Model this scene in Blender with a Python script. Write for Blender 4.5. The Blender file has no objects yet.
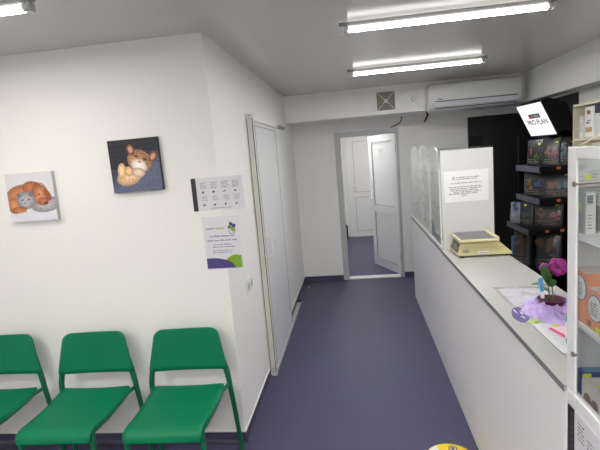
import bpy, bmesh, math, random
from mathutils import Vector, Matrix
random.seed(7)
C = bpy.context.scene.collection
PI = math.pi

# ------------------------------------------------------------------ helpers
def s2l(c):
    return tuple(((v/255)/12.92 if v/255 <= .04045 else ((v/255+.055)/1.055)**2.4) for v in c)

def mat(name, rgb, rough=.5, metal=0, spec=.5, var=.04, scale=18, bump=0, bscale=200, stretch=None, lin=False):
    m = bpy.data.materials.new(name); m.use_nodes = True
    nt = m.node_tree; b = nt.nodes['Principled BSDF']
    col = rgb if lin else s2l(rgb)
    tc = nt.nodes.new('ShaderNodeTexCoord')
    n = nt.nodes.new('ShaderNodeTexNoise'); n.inputs['Scale'].default_value = scale; n.inputs['Detail'].default_value = 3
    src = tc.outputs['Object']
    if stretch:
        mp = nt.nodes.new('ShaderNodeMapping'); mp.inputs['Scale'].default_value = stretch
        nt.links.new(src, mp.inputs['Vector']); src = mp.outputs['Vector']
    nt.links.new(src, n.inputs['Vector'])
    mx = nt.nodes.new('ShaderNodeMix'); mx.data_type = 'RGBA'
    mx.inputs['A'].default_value = (*[max(0, v*(1-var)) for v in col], 1)
    mx.inputs['B'].default_value = (*[min(1, v*(1+var)) for v in col], 1)
    nt.links.new(n.outputs['Fac'], mx.inputs['Factor'])
    nt.links.new(mx.outputs['Result'], b.inputs['Base Color'])
    b.inputs['Roughness'].default_value = rough; b.inputs['Metallic'].default_value = metal
    b.inputs['Specular IOR Level'].default_value = spec
    if bump:
        n2 = nt.nodes.new('ShaderNodeTexNoise'); n2.inputs['Scale'].default_value = bscale
        nt.links.new(src, n2.inputs['Vector'])
        bp = nt.nodes.new('ShaderNodeBump'); bp.inputs['Strength'].default_value = bump; bp.inputs['Distance'].default_value = .002
        nt.links.new(n2.outputs['Fac'], bp.inputs['Height']); nt.links.new(bp.outputs['Normal'], b.inputs['Normal'])
    return m

def glass_mat(name, tint=(1, 1, 1), rough=.02, refl=1.0, cover=0.0, covercol=(220, 222, 222)):
    """thin pane: clear see-through with Fresnel reflection and an optional milky share"""
    m = bpy.data.materials.new(name); m.use_nodes = True
    nt = m.node_tree; nt.nodes.clear()
    out = nt.nodes.new('ShaderNodeOutputMaterial')
    tr = nt.nodes.new('ShaderNodeBsdfTransparent'); tr.inputs['Color'].default_value = (*tint, 1)
    gl = nt.nodes.new('ShaderNodeBsdfGlossy'); gl.inputs['Roughness'].default_value = rough
    gl.inputs['Color'].default_value = (refl, refl, refl, 1)
    lw = nt.nodes.new('ShaderNodeLayerWeight'); lw.inputs['Blend'].default_value = .5
    pw = nt.nodes.new('ShaderNodeMath'); pw.operation = 'POWER'; pw.inputs[1].default_value = 5
    nt.links.new(lw.outputs['Facing'], pw.inputs[0])
    ma = nt.nodes.new('ShaderNodeMath'); ma.operation = 'MULTIPLY_ADD'; ma.inputs[1].default_value = .96; ma.inputs[2].default_value = .04
    nt.links.new(pw.outputs[0], ma.inputs[0])
    mx = nt.nodes.new('ShaderNodeMixShader')
    nt.links.new(ma.outputs[0], mx.inputs['Fac'])
    base = tr.outputs[0]
    if cover:
        df = nt.nodes.new('ShaderNodeBsdfDiffuse'); df.inputs['Color'].default_value = (*s2l(covercol), 1)
        no = nt.nodes.new('ShaderNodeTexNoise'); no.inputs['Scale'].default_value = 14
        rm = nt.nodes.new('ShaderNodeMapRange'); rm.inputs['From Min'].default_value = .3; rm.inputs['From Max'].default_value = .7
        rm.inputs['To Min'].default_value = cover*.4; rm.inputs['To Max'].default_value = min(1, cover*1.6)
        nt.links.new(no.outputs['Fac'], rm.inputs['Value'])
        m2 = nt.nodes.new('ShaderNodeMixShader')
        nt.links.new(rm.outputs['Result'], m2.inputs['Fac'])
        nt.links.new(tr.outputs[0], m2.inputs[1]); nt.links.new(df.outputs[0], m2.inputs[2]); base = m2.outputs[0]
    nt.links.new(base, mx.inputs[1]); nt.links.new(gl.outputs[0], mx.inputs[2])
    nt.links.new(mx.outputs[0], out.inputs['Surface'])
    return m

def emit_mat(name, rgb, strength, dots=False, gap=1.0):
    m = bpy.data.materials.new(name); m.use_nodes = True
    nt = m.node_tree; nt.nodes.clear()
    out = nt.nodes.new('ShaderNodeOutputMaterial'); e = nt.nodes.new('ShaderNodeEmission')
    e.inputs['Color'].default_value = (*rgb, 1); e.inputs['Strength'].default_value = strength
    if dots:   # rows of single light diodes behind a ribbed cover
        tc = nt.nodes.new('ShaderNodeTexCoord'); sx = nt.nodes.new('ShaderNodeSeparateXYZ')
        nt.links.new(tc.outputs['Object'], sx.inputs[0])
        def math_(op, a, bv=None):
            k = nt.nodes.new('ShaderNodeMath'); k.operation = op
            if isinstance(a, float): k.inputs[0].default_value = a
            else: nt.links.new(a, k.inputs[0])
            if bv is not None:
                if isinstance(bv, float): k.inputs[1].default_value = bv
                else: nt.links.new(bv, k.inputs[1])
            return k.outputs[0]
        a = math_('SINE', math_('MULTIPLY', sx.outputs['X'], 2*PI/.016))
        mr = nt.nodes.new('ShaderNodeMapRange'); mr.inputs['From Min'].default_value = -.75; mr.inputs['From Max'].default_value = .1
        mr.inputs['To Min'].default_value = gap; mr.inputs['To Max'].default_value = strength
        nt.links.new(a, mr.inputs['Value']); nt.links.new(mr.outputs['Result'], e.inputs['Strength'])
    nt.links.new(e.outputs[0], out.inputs['Surface'])
    return m

def attr_mat(name, rough=.6):
    m = bpy.data.materials.new(name); m.use_nodes = True
    nt = m.node_tree; b = nt.nodes['Principled BSDF']
    a = nt.nodes.new('ShaderNodeAttribute'); a.attribute_name = 'print'
    nt.links.new(a.outputs['Color'], b.inputs['Base Color']); b.inputs['Roughness'].default_value = rough
    return m

def BM(): return bmesh.new()

def bx(bm, x0, x1, y0, y1, z0, z1, bev=0, seg=2):
    r = bmesh.ops.create_cube(bm, size=1)
    for v in r['verts']:
        v.co = Vector((x0 + (v.co.x+.5)*(x1-x0), y0 + (v.co.y+.5)*(y1-y0), z0 + (v.co.z+.5)*(z1-z0)))
    if bev:
        es = list({e for v in r['verts'] for e in v.link_edges})
        bmesh.ops.bevel(bm, geom=es, offset=bev, segments=seg, affect='EDGES', profile=.5)
    return bm

def box(*a, **k): return bx(BM(), *a, **k)

def tube(bm, pts, r, n=10, cap=True):
    pts = [Vector(p) for p in pts]
    rs = r if isinstance(r, (list, tuple)) else [r]*len(pts)
    rings = []
    t0 = (pts[1]-pts[0]).normalized()
    ref = Vector((0, 0, 1)) if abs(t0.z) < .9 else Vector((1, 0, 0))
    nrm = (ref - t0*ref.dot(t0)).normalized()
    for i, p in enumerate(pts):
        if i == 0: t = t0
        elif i == len(pts)-1: t = (pts[i]-pts[i-1]).normalized()
        else: t = ((pts[i+1]-pts[i]).normalized() + (pts[i]-pts[i-1]).normalized()).normalized()
        nrm = (nrm - t*nrm.dot(t)).normalized(); bi = t.cross(nrm)
        rings.append([bm.verts.new(p + (nrm*math.cos(2*PI*k/n) + bi*math.sin(2*PI*k/n))*rs[i]) for k in range(n)])
    for a, b in zip(rings, rings[1:]):
        for k in range(n): bm.faces.new((a[k], a[(k+1) % n], b[(k+1) % n], b[k]))
    if cap:
        bm.faces.new(rings[0][::-1]); bm.faces.new(rings[-1])
    return bm

def smooth_path(pts, n=5):
    P = [Vector(p) for p in pts]; out = []
    for i in range(len(P)-1):
        p0 = P[max(i-1, 0)]; p1 = P[i]; p2 = P[i+1]; p3 = P[min(i+2, len(P)-1)]
        for k in range(n):
            t = k/n
            out.append(.5*((2*p1) + (p2-p0)*t + (2*p0-5*p1+4*p2-p3)*t*t + (3*p1-p0-3*p2+p3)*t**3))
    out.append(P[-1]); return out

def lathe(bm, c, prof, n=24):
    c = Vector(c); rings = []
    for r, z in prof:
        rings.append([bm.verts.new(c + Vector((r*math.cos(2*PI*k/n), r*math.sin(2*PI*k/n), z))) for k in range(n)])
    for a, b in zip(rings, rings[1:]):
        for k in range(n): bm.faces.new((a[k], a[(k+1) % n], b[(k+1) % n], b[k]))
    bm.faces.new(rings[0][::-1]); bm.faces.new(rings[-1]); return bm

def prism(bm, poly, vec):
    """poly: 3D points in a plane, extruded by vec"""
    vec = Vector(vec); a = [bm.verts.new(Vector(p)) for p in poly]; b = [bm.verts.new(Vector(p)+vec) for p in poly]
    n = len(a); bm.faces.new(a[::-1]); bm.faces.new(b)
    for i in range(n): bm.faces.new((a[i], a[(i+1) % n], b[(i+1) % n], b[i]))
    return bm

def quad(bm, *ps):
    return bm.faces.new([bm.verts.new(Vector(p)) for p in ps])

def obj(name, bm, m, parent=None, smooth=False, label=None, solid=0, sub=0, fix=True):
    me = bpy.data.meshes.new(name)
    if fix: bmesh.ops.recalc_face_normals(bm, faces=bm.faces)
    if smooth:
        for f in bm.faces: f.smooth = True
    bm.to_mesh(me); bm.free()
    for mm in (m if isinstance(m, (list, tuple)) else [m]): me.materials.append(mm)
    o = bpy.data.objects.new(name, me); C.objects.link(o)
    if parent:
        o.parent = parent
        w = Vector((0, 0, 0)); p = parent; loc_ = False
        while p: w += Vector(p.location); loc_ = loc_ or bool(p.get('_local')); p = p.parent
        if not loc_: me.transform(Matrix.Translation(-w))
    if solid:
        s = o.modifiers.new('solid', 'SOLIDIFY'); s.thickness = solid; s.offset = -1
    if sub:
        s = o.modifiers.new('sub', 'SUBSURF'); s.levels = sub; s.render_levels = sub
    if smooth and not sub:
        try: me.set_sharp_from_angle(angle=math.radians(40))
        except Exception: pass
    if label: o['label'] = label
    return o

def tag(o, label, cat, group=None, kind=None):
    o['label'] = label; o['category'] = cat
    if group: o['group'] = group
    if kind: o['kind'] = kind
    return o

def thing(name, label, cat, loc=(0, 0, 0), rz=0, group=None, local=False):
    o = bpy.data.objects.new(name, None); C.objects.link(o)
    o.location = loc; o.rotation_euler = (0, 0, rz); o.empty_display_size = .05
    tag(o, label, cat, group)
    if local: o['_local'] = 1
    return o

def struct(name, bm, m, parent=None, **k):
    o = obj(name, bm, m, parent, **k)
    if not parent: o['kind'] = 'structure'
    return o

def islands(name, bm, m, parent, **k):
    """every loose piece of bm becomes a part of its own"""
    bm.verts.index_update(); seen = set(); out = []
    for v in bm.verts:
        if v in seen: continue
        st = [v]; seen.add(v); comp = []
        while st:
            a = st.pop(); comp.append(a)
            for e in a.link_edges:
                b = e.other_vert(a)
                if b not in seen: seen.add(b); st.append(b)
        nb = bmesh.new(); mp = {a: nb.verts.new(a.co) for a in comp}
        for f in {f for a in comp for f in a.link_faces}: nb.faces.new([mp[q] for q in f.verts])
        out.append(obj(name, nb, m, parent, **k))
    bm.free(); return out

def recenter(o):
    """put a single-mesh thing's origin at its base"""
    me = o.data; xs = [v.co for v in me.vertices]
    c = Vector((sum(v.x for v in xs)/len(xs), sum(v.y for v in xs)/len(xs), min(v.z for v in xs)))
    me.transform(Matrix.Translation(-c)); o.location = Vector(o.location)+c
    return o

def single(name, bm, m, label, cat, group=None, **k):
    return recenter(tag(obj(name, bm, m, **k), label, cat, group))

def dup(root, loc, rz, label, group=None):
    r = root.copy(); C.objects.link(r); r.location = loc; r.rotation_euler = (0, 0, rz); r['label'] = label
    if group: r['group'] = group
    for ch in list(root.children):
        c = ch.copy(); C.objects.link(c); c.parent = r
        for g in ch.children:
            d = g.copy(); C.objects.link(d); d.parent = c
    return r

def text_bm(bm, txt, O, U, V, height, width=None, thick=.0, align='CENTER', bold=0):
    """flat lettering; O centre of baseline, U/V unit axes"""
    cu = bpy.data.curves.new('lettering', 'FONT'); cu.body = txt; cu.size = 1; cu.align_x = align; cu.offset = bold
    t = bpy.data.objects.new('lettering', cu); C.objects.link(t)
    bpy.context.view_layer.update()
    me = bpy.data.meshes.new_from_object(t.evaluated_get(bpy.context.evaluated_depsgraph_get()))
    xs = [v.co.x for v in me.vertices]; ys = [v.co.y for v in me.vertices]
    sy = height/(max(ys)-min(ys)); sx = (width/(max(xs)-min(xs))) if width else sy
    O = Vector(O); U = Vector(U); V = Vector(V)
    vs = [bm.verts.new(O + U*(v.co.x*sx) + V*((v.co.y-min(ys))*sy)) for v in me.vertices]
    for p in me.polygons:
        try: bm.faces.new([vs[i] for i in p.vertices])
        except ValueError: pass
    bpy.data.objects.remove(t); bpy.data.curves.remove(cu); bpy.data.meshes.remove(me)

def scribble(bm, P, rows, rnd):
    """rows of small letter-like strokes too small to read; P(u,v)->point; rows = (u0,u1,v,h)"""
    for u0, u1, v, h in rows:
        u = u0
        while u < u1 - h*.3:
            for _ in range(rnd.randint(3, 8)):
                w = h*rnd.uniform(.35, .6)
                if u + w > u1: break
                hh = h*rnd.choice((.62, .62, .7, 1))
                quad(bm, P(u, v), P(u+w, v), P(u+w, v+hh), P(u, v+hh))
                u += w + h*.16
            u += h*.5

# ------------------------------------------------------------------ materials
W = mat('white_wall_paint', (241, 240, 237), .55, var=.012, scale=3, bump=.06, bscale=90)
CEIL = mat('grey_ceiling_panel', (214, 211, 208), .18, var=.012, scale=2, spec=.13, bump=.02, bscale=40)
FLOOR = mat('violet_vinyl_floor', (76, 74, 102), .45, var=.17, scale=220, spec=.3)
FLOOR2 = mat('violet_vinyl_cove', (70, 66, 92), .4, var=.06, scale=100)
TRIM = mat('white_cap_strip', (225, 223, 218), .4, var=.01)
PVC = mat('white_plastic_door', (232, 233, 235), .28, var=.01, scale=6)
FRAME = mat('shaded_frame_plastic', (188, 189, 190), .35, var=.01)  # white door plastic greyed down, its shade put into the colour
PVCG = mat('rubber_seal_grey', (120, 120, 120), .5)
LAM = mat('white_laminate_board', (238, 237, 238), .35, var=.012, scale=5)
LAMG = mat('pale_grey_laminate_top', (180, 180, 177), .33, var=.02, scale=8)
EDGE = mat('grey_edge_band', (120, 120, 122), .4)
ALU = mat('brushed_aluminium', (205, 205, 203), .35, metal=.6, var=.03, stretch=(1, 1, 40))
RAILG = mat('grey_lamp_rail', (150, 150, 150), .45)
DARK = mat('dark_groove', (38, 37, 35), .6)
STEEL = mat('steel_grey', (130, 130, 132), .3, metal=.8)
GREEN = mat('green_moulded_plastic', (0, 116, 78), .42, var=.03, scale=30, spec=.22, bump=.04, bscale=400)
GREENM = mat('green_lacquered_steel', (0, 100, 66), .35, var=.03)
BLACK = mat('matt_black_board', (22, 22, 23), .55, var=.1, scale=5)
BLACKM = mat('black_metal_shelving', (7, 7, 8), .6, spec=.15, var=.08)
RAIL = mat('lilac_grey_price_rail', (66, 66, 82), .4, var=.05)
CREAM = mat('cream_wood_board', (214, 208, 186), .5, var=.03, scale=4, stretch=(1, 1, 12))
PAPER = mat('white_paper', (230, 230, 231), .45, var=.01)
PAPERP = mat('laminated_paper', (228, 228, 233), .16, var=.012)
INK = mat('black_ink', (52, 52, 58), .5)
INKR = mat('rusty_ink', (150, 104, 96), .5)
INKP = mat('violet_ink', (74, 66, 128), .5)
INKG = mat('green_ink', (128, 170, 40), .5)
YEL = mat('neon_yellow_sticker', (226, 240, 20), .5)
ORANGE = mat('orange_carton', (236, 152, 108), .5, var=.03)
GLASS = glass_mat('clear_pane', (.93, .95, .95), .02, .9)
GLASSM = glass_mat('arched_clear_pane', (.98, .99, .99), .03, .85, cover=.13, covercol=(236, 238, 236))
LED = emit_mat('white_led_strip', (1, .995, .985), 290, True, 1.0)
LEDW = emit_mat('warm_led_strip', (1, .965, .89), 350, True, 1.0)
LEDD = emit_mat('worn_led_strip', (1, .965, .89), 150, True, 1.0)  # strength lowered to tame the wall hotspot and the far room
LEDS = emit_mat('led_cover_side', (1, .985, .95), 8, True, .6)
LEDCAP = glass_mat('clear_tube_end', (.8, .8, .78), .1, .9, cover=.5, covercol=(170, 168, 160))
SIGNLIT = emit_mat('backlit_sign_face', (1, .985, 1), 1.12)

# ------------------------------------------------------------------ room shell
H = 2.40
XL, XR, YB, YF = -.76, 2.10, -3.0, 6.0
struct('floor', box(-3.5, XR, YB, 9.45, -.05, 0), FLOOR)
struct('ceiling', box(-3.5, XR, YB, 6.0, H, H+.08), CEIL)
struct('wall_front', box(-3.5, -.86, 2.5, 2.62, 0, H), W)
struct('wall_left', box(-.86, XL, 2.5, YF, 0, H), W)
struct('wall_end', box(-3.6, -3.5, YB, 2.62, 0, H), W)
struct('wall_right', box(XR, XR+.1, YB, 6.0, 0, H), W)
struct('wall_rear', box(-3.6, XR+.1, YB-.1, YB, 0, H), W)
DX0, DX1, DZ = -.225, .585, 1.955          # door frame outer
bm = BM()
bx(bm, -.86, DX0, YF, YF+.12, 0, H); bx(bm, DX1, XR+.1, YF, YF+.12, 0, H); bx(bm, DX0, DX1, YF, YF+.12, DZ, H)
struct('wall_back', bm, W)
struct('trim_1', box(XL, XR, 5.405, 6.0, 2.09, H), W)            # dropped beam before the back wall
struct('trim_2', box(1.92, XR, YB, 5.405, 2.085, H), W)           # dropped soffit along the right wall
# room beyond the open door
bm = BM(); bx(bm, -.37, -.25, 6.12, 9.3, 0, H); struct('wall_hall_left', bm, W)
struct('wall_hall_right', box(1.9, 2.0, 6.12, 9.3, 0, H), W)
bm = BM(); bx(bm, -.37, -.165, 9.2, 9.3, 0, H); bx(bm, .62, 2.0, 9.2, 9.3, 0, H); bx(bm, -.165, .62, 9.2, 9.3, 2.07, H)
struct('wall_hall_back', bm, W)
struct('trim_5', box(-.37, 2.0, 6.12, 9.3, H, H+.08), W)          # hall ceiling

def skirting(name, a, b, nrm, h=.066):
    a = Vector((*a, 0)); b = Vector((*b, 0)); n = Vector((*nrm, 0)); bm = BM()
    prof = [(0, 0), (.03, 0), (.016, .004), (.008, .014), (.006, .03), (.006, h), (0, h)]
    prism(bm, [a + n*u + Vector((0, 0, z)) for u, z in prof], b-a)
    o = struct(name, bm, FLOOR2)
    c = BM(); prism(c, [a + n*u + Vector((0, 0, z)) for u, z in ((0, h), (.008, h), (.008, h+.007), (0, h+.007))], b-a)
    obj('cap_strip', c, TRIM, o)
skirting('baseboard_front', (-3.5, 2.5), (XL, 2.5), (0, -1))
skirting('baseboard_left', (XL, 2.49), (XL, 3.33), (1, 0))
skirting('baseboard_corridor', (XL, 4.385), (XL, 6.0), (1, 0))
skirting('baseboard_back', (XL, 6.0), (DX0, 6.0), (0, -1), .07)
skirting('baseboard_right', (DX1, 6.0), (XR, 6.0), (0, -1), .07)
skirting('baseboard_hall', (-.25, 6.13), (-.25, 9.2), (1, 0))

# ------------------------------------------------------------------ doors
def pvc_leaf(parent, O, U, N, w, h, rail_z, name='door_leaf', handle=None):
    """white plastic leaf: frame with two recessed panels. O bottom corner, U along width, N thickness dir"""
    O = Vector(O); U = Vector(U).normalized(); N = Vector(N).normalized(); Z = Vector((0, 0, 1)); t = .05
    def blk(bm, u0, u1, n0, n1, z0, z1, bev=.004):
        r = bmesh.ops.create_cube(bm, size=1)
        for v in r['verts']:
            v.co = O + U*(u0+(v.co.x+.5)*(u1-u0)) + N*(n0+(v.co.y+.5)*(n1-n0)) + Z*(z0+(v.co.z+.5)*(z1-z0))
        bmesh.ops.bevel(bm, geom=list({e for v in r['verts'] for e in v.link_edges}), offset=bev, segments=2, affect='EDGES')
    f = .085; bm = BM()
    blk(bm, 0, f, 0, t, 0, h); blk(bm, w-f, w, 0, t, 0, h); blk(bm, f, w-f, 0, t, 0, f+.01); blk(bm, f, w-f, 0, t, h-f, h)
    blk(bm, f, w-f, 0, t, rail_z, rail_z+.1)
    leaf = obj(name, bm, PVC, parent)
    bm = BM(); blk(bm, f-.005, w-f+.005, .016, t-.016, f, rail_z+.01, .002); obj('lower_panel', bm, PVC, leaf)
    bm = BM(); blk(bm, f-.005, w-f+.005, .016, t-.016, rail_z+.09, h-f+.005, .002); obj('upper_panel', bm, PVC, leaf)
    bm = BM()
    for z0, z1 in ((f+.01, rail_z), (rail_z+.1, h-f)):
        for u0, u1, a, b in ((f, f+.006, z0, z1), (w-f-.006, w-f, z0, z1), (f, w-f, z0, z0+.006), (f, w-f, z1-.006, z1)):
            blk(bm, u0, u1, .0125, t-.0125, a, b, .001)
    obj('panel_seal', bm, PVCG, leaf)
    if handle:
        hu, hz, d, side = handle
        bm = BM(); s = -1 if side < 0 else 1
        base = O + U*hu + Z*hz + N*(0 if s < 0 else t)
        bx2 = lambda du0, du1, dn0, dn1, z0, z1: blk(bm, hu+du0, hu+du1, (0 if s < 0 else t)+s*dn0, (0 if s < 0 else t)+s*dn1, hz+z0, hz+z1, .002)
        bx2(-.018, .018, 0, .012, -.12, .07)
        tube(bm, [base + N*s*.01, base + N*s*.05, base + N*s*.055 + U*d*.02, base + N*s*.055 + U*d*.12], .009, 8)
        obj('handle', bm, PVC, leaf)
    return leaf

d1 = thing('door_1', 'white door standing open into the bright room at the end of the corridor', 'door', (.55, 6.06, 0)); d1['kind'] = 'structure'
bm = BM()
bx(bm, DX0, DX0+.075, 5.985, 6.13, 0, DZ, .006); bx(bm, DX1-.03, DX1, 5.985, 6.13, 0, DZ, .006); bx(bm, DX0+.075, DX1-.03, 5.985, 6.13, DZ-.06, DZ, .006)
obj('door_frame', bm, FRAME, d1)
obj('threshold', box(DX0+.075, DX1-.05, 5.99, 6.12, 0, .014, .004), TRIM, d1)
hx, hy = .548, 6.10
U = Vector((-.318, .70, 0)).normalized(); N = Vector((U.y, -U.x, 0))*1
leaf = pvc_leaf(d1, (hx-.0, hy+.01, .012), U, -N*-1 if False else Vector((-U.y, U.x, 0))*-1, .77, 1.885, .80, handle=(.72, 1.0, -1, -1))
bm = BM()
for z in (.25, 1.7): tube(bm, [(hx+.012, hy-.0, z-.05), (hx+.012, hy-.0, z+.05)], .011, 8)
islands('hinge', bm, STEEL, d1)
# notice on the leaf
NP = Vector((U.y, -U.x, 0))         # leaf thickness direction
def leaf_pt(side):
    def P(u, v): return Vector((hx, hy+.01, .012)) + U*u + Vector((0, 0, v)) + NP*side
    return P
# choose the face that looks at the corridor / camera
cam_pos = Vector((0, 0, 1.7))
face = 0.05 if NP.dot(cam_pos - Vector((.4, 6.4, 1.2))) > 0 else 0.0
sgn = 1 if face > 0 else -1
P0 = leaf_pt(face - sgn*.016 + sgn*.003)
def Pl(u, v): return P0(.50 - u, 1.56 + v)
pn = thing('paper_notice', 'small white notice taped to the upper panel of the open door', 'notice', tuple(Pl(.06, 0)))
bm = BM(); prism(bm, [Pl(0, 0), Pl(.155, 0), Pl(.155, .155), Pl(0, .155)], NP*sgn*-.0015); obj('sheet', bm, PAPER, pn)
P1 = leaf_pt(face - sgn*.016 + sgn*.0045)
rr = random.Random(3)
for row in ((.02, .135, .115, .014), (.03, .12, .09, .012), (.05, .11, .05, .012)):
    bm = BM(); scribble(bm, lambda u, v: P1(.50-u, 1.56+v), [row], rr); obj('text_line', bm, mat('soft_grey_ink', (130, 130, 134), .5), pn, fix=False)

d3 = thing('door_3', 'closed white door with lever handle at the end of the far room', 'door', (.22, 9.2, 0)); d3['kind'] = 'structure'
bm = BM()
bx(bm, -.165, -.085, 9.15, 9.25, 0, 2.07, .005); bx(bm, .54, .62, 9.15, 9.25, 0, 2.07, .005); bx(bm, -.085, .54, 9.15, 9.25, 1.98, 2.07, .005)
obj('door_frame', bm, PVC, d3)
pvc_leaf(d3, (-.085, 9.165, .012), (1, 0, 0), (0, 1, 0), .625, 1.965, .78, handle=(.045, 1.02, 1, -1))
obj('threshold', box(-.085, .54, 9.13, 9.25, 0, .012, .003), TRIM, d3)

d2 = thing('door_2', 'white sliding door hung flat against the left corridor wall', 'door', (XL, 3.34, 0)); d2['kind'] = 'structure'
leaf = obj('door_leaf', box(-.742, -.716, 3.362, 4.38, .03, 1.985, .003), mat('sliding_door_panel', (224, 225, 226), .3, var=.01), d2)
bm = BM()
bx(bm, -.7165, -.7145, 3.43, 3.434, .06, 1.955); bx(bm, -.7165, -.7145, 4.34, 4.344, .06, 1.955)
bx(bm, -.7165, -.7145, 3.434, 4.34, 1.951, 1.955)
obj('panel_line', bm, PVCG, leaf)
bm = BM(); tube(bm, smooth_path([(-.716, 3.52, .92), (-.69, 3.52, .93), (-.683, 3.52, .95), (-.683, 3.52, 1.06), (-.69, 3.52, 1.08), (-.716, 3.52, 1.09)], 3), .009, 8)
obj('handle', bm, PVC, leaf)
bm = BM(); bx(bm, -.76, -.703, 3.332, 3.362, .0, 2.035, .002); post = obj('jamb_post', bm, mat('cream_white_profile', (218, 217, 208), .4), d2)
bm = BM()
bx(bm, -.7525, -.7485, 3.3305, 3.334, .04, 2.0); bx(bm, -.7125, -.7075, 3.3305, 3.334, .04, 2.0)
islands('groove', bm, DARK, post)
bm = BM()
for z in (.035, .06, 2.0, 2.02): tube(bm, [(-.731, 3.3335, z), (-.731, 3.3295, z)], .004, 8)
islands('screw', bm, DARK, post)
bm = BM(); bx(bm, -.76, -.703, 3.362, 4.45, 1.985, 2.035, .002); rail = obj('top_rail', bm, W, d2)
bm = BM(); bx(bm, -.76, -.722, 4.45, 5.06, 2.0, 2.028, .002); obj('track_end', bm, STEEL, rail)
bm = BM(); bx(bm, -.752, -.704, 3.362, 5.1, 0, .028, .003); fr = obj('floor_rail', bm, ALU, d2)
obj('stop_block', box(-.75, -.705, 5.05, 5.1, .028, .05, .003), DARK, fr)

# ------------------------------------------------------------------ ceiling lights
def batten(x0, x1, y, label, grp='ceiling LED battens', z=H, turn=0, strip=None):
    L = (x1-x0); t = thing('ceiling_light', label, 'light', ((x0+x1)/2, y, z), turn, group=grp, local=True)
    h = L/2
    bm = BM(); bx(bm, -h-.02, h+.02, -.009, .009, -.018, 0, .002); bx(bm, -h+.05, h-.05, -.006, .006, -.028, -.016); obj('mounting_rail', bm, RAILG, t)
    # LED tube: half round, emitting downwards and to both sides
    bm = BM(); prof = [(-.016, -.026), (-.018, -.038), (-.015, -.049), (.015, -.049), (.018, -.038), (.016, -.026)]
    a = [bm.verts.new((-h+.03, u, w)) for u, w in prof]; b = [bm.verts.new((h-.03, u, w)) for u, w in prof]
    for i in range(6): bm.faces.new((a[i], a[(i+1) % 6], b[(i+1) % 6], b[i]))
    led = obj('led_tube', bm, [strip or LED, LEDS], t)
    for p in led.data.polygons: p.material_index = 0 if p.normal.z < -.9 else 1
    for s in (-1, 1):
        bm = BM(); tube(bm, [(s*(h-.03), 0, -.036), (s*(h-.006), 0, -.036)], .0165, 12); bx(bm, min(s*(h-.004), s*(h+.008)), max(s*(h-.004), s*(h+.008)), -.02, .02, -.055, -.02, .003)
        obj('end_cap', bm, LEDCAP if False else ALU, t, smooth=True)
    return t
batten(-.012, 1.083, 2.655, 'long bright LED batten on the ceiling, the nearer one in front of the camera')
batten(.018, 1.145, 4.135, 'bright LED batten on the ceiling just before the air conditioner')
batten(-2.33, -1.215, 1.77, 'LED batten cut off by the top left corner of the photo', strip=LEDD)
batten(-.55, .55, .2, 'LED batten on the ceiling above and behind the camera', strip=LEDW)  # unseen battens from here down are added to brighten the walls
batten(-2.35, -1.2, .1, 'LED batten on the ceiling at the left end of the waiting area', strip=LEDW)
batten(-2.9, -1.75, -1.5, 'LED batten on the ceiling at the rear left of the waiting area', strip=LEDW)
batten(-.9, .2, -1.4, 'LED batten on the ceiling at the rear middle of the waiting area', strip=LEDW)
batten(-2.3, -1.15, -.75, 'LED batten on the ceiling left of and behind the camera', strip=LEDW)
batten(.6, 1.7, -1.2, 'LED batten on the ceiling at the rear right of the waiting area', strip=LEDW)
batten(-.57, .53, 6.95, 'LED batten on the ceiling of the far room just behind the open door', turn=PI/2)  # unseen, added and turned so its light reaches the open leaf
batten(-.1, 1.0, 8.1, 'LED batten on the ceiling of the far room before its closed door', strip=LEDD)  # unseen, added to light the closed door

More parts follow.
